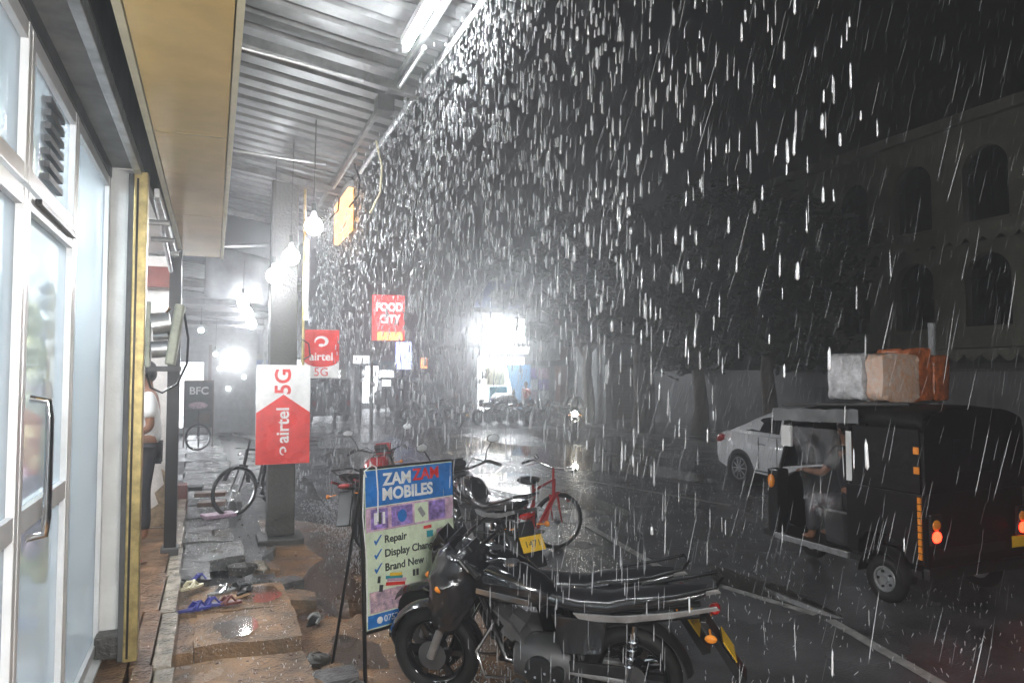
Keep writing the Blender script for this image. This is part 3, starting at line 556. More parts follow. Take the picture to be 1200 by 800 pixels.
fb = thing("cycle_wheel","bicycle seen head-on in front of the menu board","bicycle",(-.32,19.6,.2)); wheel_b(fb,0,.33,"front_wheel",steer=R(25)); MB().tube([(0,0,.35),(0,0,1.0)],.02,6).tube([(-.28,0,1.0),(.28,0,1.0)],.014,6).tube([(0,0,.8),(.0,.9,.85)],.02,6).build("frame","dark",fb); wheel_b(fb,.01,.33,"rear_wheel",steer=R(90)).location = (0,1.0,.33)

# ------------------------------------------------------------------ motorbikes
def mwheel(o, x, r, name, m="gloss"):
    e = bpy.data.objects.new(name, None); e.empty_display_size=.1; COL.objects.link(e); e.parent = o; e.location = (x,0,r)
    MB().ring((0,0,0),(0,1,0),r-.048,.048,40,10,1.0).build("tyre","rubber",e,0,True)
    mb = MB().ring((0,0,0),(0,1,0),r-.098,.016,40,8,2.2).tube([(0,-.07,0),(0,.07,0)],.05,16)
    for k in range(6):
        a = 2*PI*k/6; mb.box(((r-.1)*.55*math.cos(a),0,(r-.1)*.55*math.sin(a)),((r-.1)*.95,.03,.035),(0,-a,0))
    mb.build("rim",m,e,0,True); MB().tube([(0,.075,0),(0,.08,0)],.095,24).build("brake_disc","darkgrey",e)
    return e
def arcstrip(cx, cz, r, a0, a1, wdt, n=16, th=.006):
    mb = MB(); vs=[]
    for t in (0,th):
        for i in range(n+1):
            a = a0+(a1-a0)*i/n
            for yy, d in ((-wdt,-.02),(-wdt*.6,.0),(0,.01),(wdt*.6,.0),(wdt,-.02)): vs.append((cx+(r+d+t)*math.cos(a),yy,cz+(r+d+t)*math.sin(a)))
    k = 5*(n+1)
    fs = [(5*i+j,5*i+5+j,5*i+6+j,5*i+1+j) for i in range(n) for j in range(4)]
    mb.add(vs, fs+[tuple(k+q for q in reversed(f)) for f in fs] + [(j,j+1,k+j+1,k+j) for j in range(4)] + [(5*n+j,k+5*n+j,k+5*n+j+1,5*n+j+1) for j in range(4)] + [(5*i,k+5*i,k+5*i+5,5*i+5) for i in range(n)] + [(5*i+4,5*i+9,k+5*i+9,k+5*i+4) for i in range(n)])
    return mb
def motorbike(label, loc, rot, group, paint="gloss", stripe="chrome", mirrors=True, plate="", front_plate=False, cover=False, scale=1.08, trim=None, steer=0, pyaw=0, rear_plate=True):
    o = thing("motorbike", label, "motorbike", loc, rot, group, scale); r = .30; WB = 1.28
    mwheel(o,0,r,"rear_wheel"); mwheel(o,WB,r,"front_wheel")
    f = MB()
    for s in (-1,1): f.tube([(WB,s*.10,r),(1.15,s*.10,.62),(1.02,s*.10,.92)],[.028,.026,.02],10)
    f.box((1.03,0,.90),(.06,.24,.03),(0,R(-20),0)).box((1.08,0,.78),(.06,.24,.03),(0,R(-20),0)).build("fork","steel" if stripe=="chrome" else "black",o,0,True)
    arcstrip(WB,r,r+.03,R(15),R(165),.062).build("front_mudguard",paint,o,0,True)
    # tank, seat, tail
    MB().loft([(.46,0,.085,.74,.05),(.54,0,.12,.765,.085),(.68,0,.15,.80,.115),(.84,0,.155,.815,.12),(.95,0,.12,.81,.10),(1.0,0,.06,.80,.06)],18,2.6).build("fuel_tank",paint,o,0,True)
    MB().tube([(.74,0,.92),(.74,0,.94)],.05,14).build("fuel_cap","chrome",o)
    for s in (-1,1): MB().box((.76,s*.152,.77),(.34,.008,.035),(0,R(-8),0)).build("tank_stripe",stripe,o,.002)
    MB().loft([(.55,0,.07,.745,.03),(.46,0,.11,.745,.045),(.30,0,.125,.73,.05),(.12,0,.125,.735,.05),(.0,0,.12,.77,.05),(-.2,0,.115,.80,.05),(-.34,0,.10,.83,.04),(-.44,0,.06,.86,.02)],16,2.6).build("seat","seat",o,0,True)
    for s in (-1,1):
        MB().prism([(.28,.655),(.33,.70),(.05,.71),(-.25,.76),(-.50,.82),(-.52,.80),(-.25,.725),(.0,.672)],s*.112,s*.128,'y').build("tail_panel","steel" if stripe=="chrome" else paint,o,.004)
        MB().prism([(.40,.44),(.46,.68),(.12,.66),(.16,.46)],s*.11,s*.13,'y').build("side_panel",paint,o,.006)
        MB().tube([(.02,s*.115,.30),(-.02,s*.12,.5),(-.04,s*.12,.66)],.018,8).ring((0,s*.118,.42),(0,.1,1),.03,.008,12,6).ring((-.01,s*.118,.47),(0,.1,1),.03,.008,12,6).ring((-.02,s*.119,.52),(0,.1,1),.03,.008,12,6).ring((-.03,s*.119,.57),(0,.1,1),.03,.008,12,6).build("shock_absorber","chrome",o,0,True)
        MB().tube([(-.05,s*.14,.80),(-.32,s*.13,.87),(-.5,s*.11,.93),(-.53,0,.935)],.011,8).build("grab_rail","dark",o,0,True)
        MB().tube([(.42,s*.1,.28),(.40,s*.26,.27)],.016,8).build("footpeg","rubber",o)
        MB().ell((-.47,s*.19,.66),(.035,.02,.024),10,6).tube([(-.46,s*.1,.67),(-.47,s*.18,.66)],.007,5).build("rear_indicator","orange",o,0,True)
        MB().ell((1.15,s*.2,.80),(.035,.022,.024),10,6).tube([(1.1,s*.1,.80),(1.14,s*.19,.80)],.007,5).build("front_indicator","orange",o,0,True)
    MB().ell((-.485,0,.755),(.035,.07,.026),12,8).build("tail_lamp","redlens",o,0,True)
    arcstrip(0,r,r+.05,R(60),R(172),.07).build("rear_mudguard","black",o,0,True)
    MB().prism([(-.40,.70),(-.44,.70),(-.66,.38),(-.61,.36)],-.07,.07,'y').build("mudflap","black",o,.006)
    if rear_plate: MB().box((-.552,0,.553),(.006,.205,.135),(0,R(34),pyaw)).build("plate_backing","black",o); MB().box((-.561,0,.55),(.006,.20,.13),(0,R(32),pyaw)).build("number_plate","yellow",o,.001)
    if plate and not pyaw: text(plate,.075,"ink",o,(-.570,0,.5495),(R(58),0,-PI/2),.0005)
    # engine and frame
    e = MB().loft([(.36,0,.12,.33,.10),(.45,0,.15,.34,.13),(.62,0,.15,.34,.13),(.72,0,.10,.34,.10)],14,3); e.build("crankcase","darkgrey",o,0,True)
    mb = MB()
    for k in range(7): mb.box((.68+k*.018,0,.46+k*.024),(.15,.17,.010),(0,R(-35),0))
    mb.box((.73,0,.535),(.10,.11,.16),(0,R(-35+90-90),0)).build("cylinder_fins","darkgrey",o)
    MB().tube([(.54,.15,.34),(.54,.175,.34)],.085,18).tube([(.42,.15,.33),(.42,.17,.33)],.045,14).build("engine_cover","black",o,0,True)
    MB().tube([(1.0,0,.86),(.92,0,.62),(.80,0,.30),(.4,0,.24)],.022,8).tube([(1.0,0,.84),(.5,0,.70),(.0,.08,.66),(-.4,.08,.74)],.018,8).tube([(1.0,0,.84),(.5,0,.70),(.0,-.08,.66),(-.4,-.08,.74)],.018,8).tube([(.42,.07,.66),(.34,.07,.3)],.016,8).tube([(.42,-.07,.66),(.34,-.07,.3)],.016,8).build("frame","dark",o,0,True)
    MB().tube([(0,.10,r),(.36,.09,.32)],.022,8).tube([(0,-.10,r),(.36,-.09,.32)],.022,8).build("swingarm","steel",o,0,True)
    MB().b(.0,.36,.105,.125,.33,.40).build("chain_guard","black",o,.006)
    MB().tube([(.78,-.06,.46),(.86,-.10,.36),(.82,-.13,.24),(.6,-.15,.2),(.3,-.16,.22)],.02,8).tube([(.3,-.16,.22),(.2,-.165,.25),(-.25,-.17,.34)],[.025,.05,.05],12).build("exhaust","chrome",o,0,True)
    MB().tube([(.86,.02,.55),(.93,.18,.42),(.86,.24,.30),(.74,.12,.24)],.012,8).tube([(.86,-.02,.55),(.93,-.18,.42),(.86,-.24,.30),(.74,-.12,.24)],.012,8).build("crash_bar","chrome",o,0,True)
    MB().tube([(.48,.1,.26),(.44,.24,.02)],.012,8).b(.40,.48,.22,.27,.0,.012).build("side_stand","dark",o)
    MB().tube([(.52,.16,.29),(.34,.2,.24),(.66,.2,.26)],.009,6).b(.63,.69,.17,.25,.25,.275).build("gear_lever","chrome",o)
    MB().tube([(.86,.3,1.0),(1.06,.2,1.02),(1.08,.06,.92),(1.0,.05,.8),(.9,.06,.62)],.006,6).build("cable","black",o,0,True); MB().tube([(.86,-.3,1.0),(1.1,-.2,1.04),(1.12,-.1,.9),(1.2,-.12,.5)],.006,6).build("cable","black",o,0,True)
    for k in range(4): MB().tube([(.44+.06*k,.172,.30+.03*(k%2)),(.44+.06*k,.18,.30+.03*(k%2))],.008,6).build("bolt","chrome",o)
    # head
    MB().loft([(1.05,0,.11,.86,.10),(1.12,0,.12,.86,.12),(1.18,0,.09,.85,.09)],16,2.6).build("headlamp_cowl",paint,o,0,True); MB().ell((1.175,0,.85),(.025,.08,.075),14,8).build("headlight","chrome",o,0,True)
    MB().prism([(1.04,.96),(1.14,.96),(1.20,.92),(1.12,1.06)],-.10,.10,'y').build("fly_screen",paint,o,.01)
    MB().box((1.02,0,1.0),(.05,.16,.10),(0,R(-50),0)).build("instrument_panel","black",o,.01)
    MB().tube([(.86,.36,.99),(.93,.30,1.02),(1.0,.12,.96),(1.0,-.12,.96),(.93,-.30,1.02),(.86,-.36,.99)],.012,8).build("handlebar","dark",o,0,True)
    for s in (-1,1):
        MB().tube([(.82,s*.385,.975),(.92,s*.31,1.015)],.018,8).build("grip","rubber",o,0,True); MB().tube([(.88,s*.38,1.0),(.98,s*.27,1.02)],.006,6).build("lever","chrome",o)
        if mirrors:
            mr = MB().tube([(.94,s*.27,1.02),(.97,s*.31,1.12),(.95,s*.36,1.20)],.007,6).build("mirror_stem","black",o,0,True)
            MB().ell((.95,s*.38,1.235),(.014,.07,.042),14,8,(0,0,s*R(15))).build("mirror_shell","black",mr,0,True); MB().ell((.938,s*.38,1.235),(.008,.062,.036),14,8,(0,0,s*R(15))).build("mirror_glass","white",mr,0,True)  # white on the mirror glass stands in for reflected lamp light
    if trim:
        for s in (-1,1): MB().tube([(1.06,s*.135,.80),(1.15,s*.13,.60)],[.03,.018],8).build("fork_trim",trim,o,0,True)
    if cover: # bag shaped cover over the head
        mb = MB().loft([(.92,.0,.07,.84,.10),(.96,0,.15,.83,.17),(1.0,0,.21,.80,.22),(1.05,0,.235,.77,.26),(1.10,0,.23,.74,.29),(1.15,0,.20,.72,.29),(1.20,0,.16,.71,.26),(1.25,0,.11,.70,.20),(1.28,0,.05,.70,.12)],40,2.4)
        def crease(x,y,z): f=.024*mnoise.noise((x*7,y*7,z*5))+.020*(1-2*abs(mnoise.noise((x*13,y*13,z*6)))); return f
        mb.v = [(x+crease(x,y,z),y+1.4*crease(y,z,x)*(1 if y>0 else -1),z+crease(z,x,y)) for x,y,z in mb.v]; mb.build("head_cover","seat",o,0,True)
    return o
G1 = "motorbikes parked at the road edge"
motorbike("nearest black motorbike with covered headlamp, pale tail panel and yellow rear plate", (2.346,3.80,0), (R(-7),0,R(140)), G1, mirrors=False, cover=True, trim="teal", plate="", pyaw=R(6), scale=.98)
motorbike("black motorbike close behind the nearest one, its seat showing above it", (2.42,4.22,0), (R(-9),0,R(141)), G1, mirrors=False, scale=.98)
motorbike("black motorbike facing away with two mirrors coloured white for reflected light and yellow plate", (2.62,6.45,0), (R(-5),0,R(93)), G1, plate="1471")
motorbike("red motorbike half hidden behind the advertising stand", (1.72,8.75,.0), (R(-7),0,R(62)), G1, paint="redpaint", stripe="redpaint", rear_plate=False)

# ------------------------------------------------------------------ advertising stand
ad = thing("advertising_stand","upright stand with blue and pale green poster for ZAM ZAM MOBILES","sign",(.985,4.93,.0),(R(-3),0,R(22)))
Wd = .79
MB().tube([(0,.02,.0),(0,.02,1.42)],.014,8).build("leg","dark",ad); MB().tube([(Wd,.02,.0),(Wd,.02,1.42)],.014,8).build("leg","dark",ad)
MB().tube([(0,.02,.32),(Wd,.02,.32)],.011,8).build("crossbar","dark",ad); MB().tube([(0,.02,1.41),(Wd,.02,1.41)],.011,8).build("crossbar","dark",ad)
MB().tube([(0,.03,1.3),(0,.45,0)],.011,8).tube([(Wd,.03,1.3),(Wd,.45,0)],.011,8).build("back_stay","dark",ad)
P0 = -.004
def ap(n, x0,x1,z0,z1,m,k=1): return MB().b(x0,x1,P0-.002*k-.002,P0-.002*k,z0,z1).build(n,m,ad)
MB().b(.01,Wd-.01,-.004,.004,.34,1.405).build("poster_sheet","pgreen",ad)
ap("blue_heading",.012,Wd-.012,1.155,1.40,"blue"); ap("blue_footer",.012,Wd-.012,.35,.435,"blue"); ap("picture_strip",.012,Wd-.012,.985,1.148,"pink")
for x0,x1,mm in ((.05,.19,"purple"),(.22,.40,"purple"),(.42,.54,"pgreen"),(.55,.70,"purple")): ap("picture",x0,x1,1.0,1.135,mm,2)
for x0,x1,mm in ((.075,.10,"signwhite"),(.11,.135,"ink"),(.145,.165,"signwhite")): ap("phone_picture",x0,x1,1.03,1.11,mm,3)
MB().ell((.31,P0-.008,1.065),(.04,.003,.045),12,6).build("phone_picture","blue",ad); MB().box((.48,P0-.008,1.07),(.035,.003,.075),(0,R(-35),0)).build("phone_picture","grey",ad)
TZ = P0-.007
text("ZAM",.115,"signwhite",ad,(.275,TZ,1.325),ext=.001,bold=.004); text("ZAM",.115,"red",ad,(.53,TZ,1.335),ext=.001,bold=.003); text("MOBILES",.115,"signwhite",ad,(.365,TZ,1.225),ext=.001,bold=.004)
for z, s_ in ((.92,"Repair"),(.825,"Display Change"),(.73,"Brand New")):
    text(s_,.072,"ink",ad,(.155,TZ,z),ext=.001,align='LEFT',bold=.0015); MB().prism([(.07,z),(.085,z-.028),(.135,z+.038),(.125,z+.038),(.088,z-.004),(.078,z+.008)],P0-.009,P0-.006,'y').build("tick","blue",ad)
for (x,z,ww,mm) in ((.53,.955,.07,"red"),(.63,.955,.07,"pgreen"),(.55,.905,.055,"teal"),(.64,.905,.05,"pink"),(.23,.655,.14,"teal"),(.25,.635,.16,"pink"),(.24,.61,.16,"red"),(.245,.672,.1,"yellow"),(.40,.655,.02,"ink"),(.43,.655,.02,"ink"),(.105,.66,.02,"ink"),(.12,.60,.03,"ink")):
    MB().box((x,P0-.008,z),(ww,.003,.022 if ww>.06 else .045),(0,R(8) if .1<x<.3 else 0,0)).build("picture",mm,ad)
ap("picture_strip",.03,Wd-.03,.445,.585,"pink")
for k in range(4):
    for j in range(2): ap("photo_picture",.035+k*.172,.19+k*.172,.45+j*.068,.513+j*.068,"poster",2)
text("07528",.06,"signwhite",ad,(.14,TZ,.392),ext=.001,align='LEFT'); MB().ell((.105,P0-.008,.392),(.024,.003,.024),12,6).build("emblem","signwhite",ad)
MB().tube([(.02,-.01,1.36),(.0,-.015,1.40),(.06,-.015,1.44),(.10,-.012,1.42),(.11,-.012,1.25),(.105,-.012,1.05)],.005,6).build("cord","signwhite",ad,0,True); MB().tube([(.0,-.012,1.38),(-.015,-.012,1.1),(.01,-.012,.8),(.005,-.012,.4)],.004,6).build("cord","signwhite",ad,0,True)

# ------------------------------------------------------------------ auto-rickshaw
rk = thing("auto_rickshaw","black three wheeled auto rickshaw with wrapped goods on its roof and lit tail lamps","auto rickshaw",(5.66,4.47,0))
# local: x from near side (0) to far side (1.3), y forward (0 rear .. 2.3 front)
def prof(pts, x0, x1, n, m, bev=.0): return MB().prism(pts, x0, x1, 'x').build(n, m, rk, bev)
side = [(.0,.42),(.0,1.02),(.82,1.02),(.82,.40),(.70,.40),(.68,.52),(.60,.60),(.40,.62),(.22,.56),(.16,.42)]
for x0,x1 in ((.0,.03),(1.27,1.30)):
    MB().prism(side,x0,x1,'x').build("side_panel","dark",rk,.004)
MB().b(.03,1.27,.0,.03,.36,1.05).build("rear_panel","dark",rk,.004); MB().b(.0,1.3,-.05,.02,.30,.40).build("bumper","black",rk,.015)
MB().b(.03,1.27,.05,2.0,.30,.36).build("floor","black",rk)
# vinyl hood: rear and sides of the cabin, rounded roof
hood = MB(); secs = [(-.01,.0),(.05,.03),(.3,.05),(.8,.05),(1.3,.03),(1.62,-.02)]; n = 14; vs = []
for y_, up in secs:
    for k in range(n+1):
        u = k/n; x = .65-.65*math.cos(PI*u) ; sup = abs(math.cos(PI*u))**3.2
        vs.append((.65-.66*math.copysign(abs(math.cos(PI*u))**.45, math.cos(PI*u)), y_, 1.56+up+.16*math.sin(PI*u)**.5))
hood.add(vs,[(i*(n+1)+k,(i+1)*(n+1)+k,(i+1)*(n+1)+k+1,i*(n+1)+k+1) for i in range(len(secs)-1) for k in range(n)])
ho = hood.build("roof_hood","canvas",rk,0,True); md = ho.modifiers.new("s",'SOLIDIFY'); md.thickness=.02
MB().prism([(0,1.03),(1.3,1.03),(1.3,1.58),(1.2,1.70),(1.0,1.75),(.3,1.75),(.1,1.70),(0,1.58)],-.022,.012,'y').build("rear_curtain","canvas",rk,.006)
MB().prism([(.04,1.65),(1.26,1.65),(1.2,1.70),(1.0,1.745),(.3,1.745),(.1,1.70)],.02,.03,'y').build("hood_hoop","dark",rk)
for x0 in (-.012,1.292): MB().b(x0,x0+.02,.02,.72,1.03,1.58).build("side_curtain","canvas",rk,.004)
MB().b(1.275,1.29,.72,1.74,.40,1.56).build("far_curtain","canvas",rk); MB().b(.35,.95,-.03,-.024,1.2,1.5).build("rear_window","carglass",rk,.004)
# front: posts, windscreen, nose
for x in (.10,1.20):
    MB().tube([(x,1.62,1.56),(x+(.02 if x<1 else -.02),1.82,1.05),(x+(.06 if x<1 else -.06),1.9,.40)],.022,8).build("front_post","dark",rk,0,True)
    MB().tube([(x-.08 if x<1 else x+.08,.78,1.02),(x-.08 if x<1 else x+.08,.80,1.58)],.018,8).build("door_post","dark",rk)
MB().add([(.12,1.63,1.54),(1.18,1.63,1.54),(1.2,1.83,1.05),(.1,1.83,1.05)],[(0,1,2,3)]).build("windscreen","carglass",rk)
MB().loft([(1.78,.65,.56,.70,.34),(1.95,.65,.50,.68,.32),(2.12,.65,.36,.62,.27),(2.24,.65,.2,.56,.2)],18,2.8); 
mb = MB(); sec=[(1.78,.56,.70,.34),(1.92,.50,.68,.32),(2.08,.36,.62,.27),(2.18,.2,.56,.2)]
mb.loft([(y_,.65,hw,zc,hh) for y_,hw,zc,hh in sec],18,2.8); mb.v=[(b_,a,c) for a,b_,c in mb.v]; mb.build("nose","dark",rk,0,True)
MB().b(.0,.06,.82,1.80,.30,.36).build("sill","steel",rk,.006); MB().b(.0,.16,1.74,1.90,.36,1.04).build("apron","dark",rk,.02)
MB().b(.1,1.2,.78,.86,.36,1.0).build("partition","black",rk); MB().b(.1,1.2,.86,1.2,.36,.72).b(.1,1.2,.80,.90,.72,1.15).build("driver_seat","seat",rk,.03)
MB().b(.1,1.2,.12,.5,.5,.75).build("rear_seat","seat",rk,.03)
# wheels
def rwheel(x,y_):
    e = bpy.data.objects.new("wheel",None); e.empty_display_size=.1; COL.objects.link(e); e.parent=rk; e.location=(x,y_,.215)
    MB().ring((0,0,0),(1,0,0),.155,.06,30,10,.85).build("tyre","rubber",e,0,True); MB().tube([(-.03,0,0),(.035,0,0)],.115,20).ring((-.04,0,0),(1,0,0),.105,.012,20,6).tube([(-.055,0,0),(.0,0,0)],.04,12).build("rim","steel",e,0,True)
    mb=MB()
    for k in range(5): a=2*PI*k/5; mb.tube([(-.045,.07*math.cos(a),.07*math.sin(a)),(-.02,.07*math.cos(a),.07*math.sin(a))],.012,8)
    mb.build("wheel_nut","dark",e)
rwheel(.03,.40); rwheel(1.27,.40); rwheel(.65,1.9)
mb = arcstrip(0,0,.26,R(0),R(180),.09); mb.v=[(y_+.02,x+.40,z+.235) for x,y_,z in mb.v]; mb.build("wheel_arch","black",rk,0,True)
# lamps and reflective tape
for x in (.09,1.21):
    tl = MB().b(x-.065,x+.065,-.05,-.023,.60,.86).build("lamp_cluster","black",rk,.008)
    MB().ell((x,-.05,.67),(.055,.022,.05),14,8).build("tail_light","tail",tl,0,True); MB().ell((x,-.05,.77),(.05,.018,.046),14,8).build("amber_light","orange",tl,0,True)
MB().b(.085,1.0,-.03,-.026,.48,.56).build("reflector_bar","black",rk); MB().b(1.05,1.27,-.058,-.052,.50,.60).build("number_plate","yellow",rk)
mb = MB()
for k in range(9): mb.b(-.004,.0245,-.030,-.024,.47+k*.06,.52+k*.06)
for k in range(9): MB().b(-.018,-.006,.012,.045,.47+k*.06,.52+k*.06).build("reflective_tape","orange",rk)
for k in range(2): MB().b(-.02,-.008,.02,.07,1.20+k*.17,1.26+k*.17).build("side_reflector","orange",rk)
MB().b(-.016,-.012,.735,.80,1.05,1.52).build("pale_strip","cloth",rk)
MB().tube([(.03,1.78,.92),(-.06,1.76,.92)],.012,6).build("indicator_arm","black",rk); MB().ell((-.07,1.76,.92),(.035,.04,.075),12,8).build("indicator","orange",rk,0,True)
MB().b(.02,.05,1.56,1.70,1.30,1.52).build("visor","cloth",rk,.006)
MB().tube([(-.02,.1,1.80),(-.02,1.62,1.74)],.014,8).tube([(-.02,.6,1.79),(1.05,.6,1.79)],.014,8).tube([(-.02,1.0,1.77),(1.05,1.0,1.77)],.014,8).build("roof_rack","darkgrey",rk)
mb = MB(); vs=[]
for i in range(15):
    for j in range(4): u,v=i/14,j/3; vs.append((-.045+.02*mnoise.noise((u*9,v*3,2)), .62+1.12*u, 1.73-.03*u-.13*v+.02*mnoise.noise((u*7,v,5))))
mb.add(vs,[(i*4+j,i*4+4+j,i*4+5+j,i*4+1+j) for i in range(14) for j in range(3)]); mb.build("folded_sheet","tarp",rk,0,True)
# clear plastic door sheet
mb = MB(); vs=[]
for i in range(13):
    for j in range(13):
        u,v=i/12,j/12; vs.append((-.02+.05*mnoise.noise((u*3,v*4,7))-.06*v*math.sin(u*PI), .86+.66*u*(1-.35*v)+.03*mnoise.noise((v*5,u*2,3)), 1.52-1.08*v+.16*u*v))
mb.add(vs,[(i*13+j,(i+1)*13+j,(i+1)*13+j+1,i*13+j+1) for i in range(12) for j in range(12)]); mb.build("plastic_sheet","clearwrap",rk,0,True)
# bundles on the roof
def bundle(label, x,y_,z, d, m, rz):
    mb = MB(); nx=8; vs=[]; fs=[]
    secs=[(-d[0]/2,0,d[1]*.43,d[2]*.5,d[2]*.42)]+[(d[0]*(-.47+.94*q/12),0,d[1]*.5,d[2]*.5,d[2]*.5) for q in range(13)]+[(d[0]/2,0,d[1]*.43,d[2]*.5,d[2]*.42)]
    mb.loft(secs,48,8)
    def nz(a,b_,c): return .018*mnoise.noise((a*8,b_*8,c*8))+.016*(1-2*abs(mnoise.noise((a*17+3,b_*17,c*11))))
    mb.v=[(a+nz(a+x,b_,c),b_+nz(b_,c+y_,a+5),c+.8*nz(c,a,b_+x)) for a,b_,c in mb.v]
    o = thing("wrapped_bundle",label,"bundle",(x,y_,z),rz,"wrapped bundles on the rickshaw roof"); mb.build("wrapped_goods",m,o,0,True)
    mb=MB()
    for k in (-.25,.25): mb.ring((d[0]*k,0,d[2]*.5),(1,0,0),.01,.004,4,4)
    return o
bundle("white plastic wrapped bundle at the front corner of the rickshaw roof",5.98,5.33,1.80,(.42,.5,.46),"plasticwhite",R(90)); bundle("brown packets wrapped in clear plastic against the white bundle",5.99,5.00,1.80,(.20,.48,.45),"wrap",R(90))
bundle("tall orange brown wrapped bundle in the middle of the rickshaw roof",6.40,5.22,1.80,(.42,.30,.51),"wrap2",R(88)); bundle("rounded orange wrapped bundle at the far side of the rickshaw roof",6.70,5.24,1.80,(.40,.26,.45),"wrap2",R(95))
sit = dict(stand); sit.update(pelvis=(0,0,.50),waist=(.0,0,.66),chest=(.03,0,.90),neck=(.06,0,1.06),head0=(.08,0,1.12),head=(.10,0,1.20),shL=(.03,.18,.98),elL=(.16,.26,.76),wrL=(.40,.22,.76),shR=(.03,-.18,.98),elR=(.16,-.26,.76),wrR=(.40,-.22,.76),
 hipL=(.05,.10,.47),knL=(.42,.16,.46),anL=(.40,.17,.08),toL=(.53,.18,.04),hipR=(.05,-.10,.47),knR=(.42,-.12,.46),anR=(.44,-.12,.08),toR=(.57,-.12,.04))
person("person driving the black rickshaw, bare lower leg showing in the doorway",(6.02,5.52,.30),R(90),sit,"trousers","trousers")

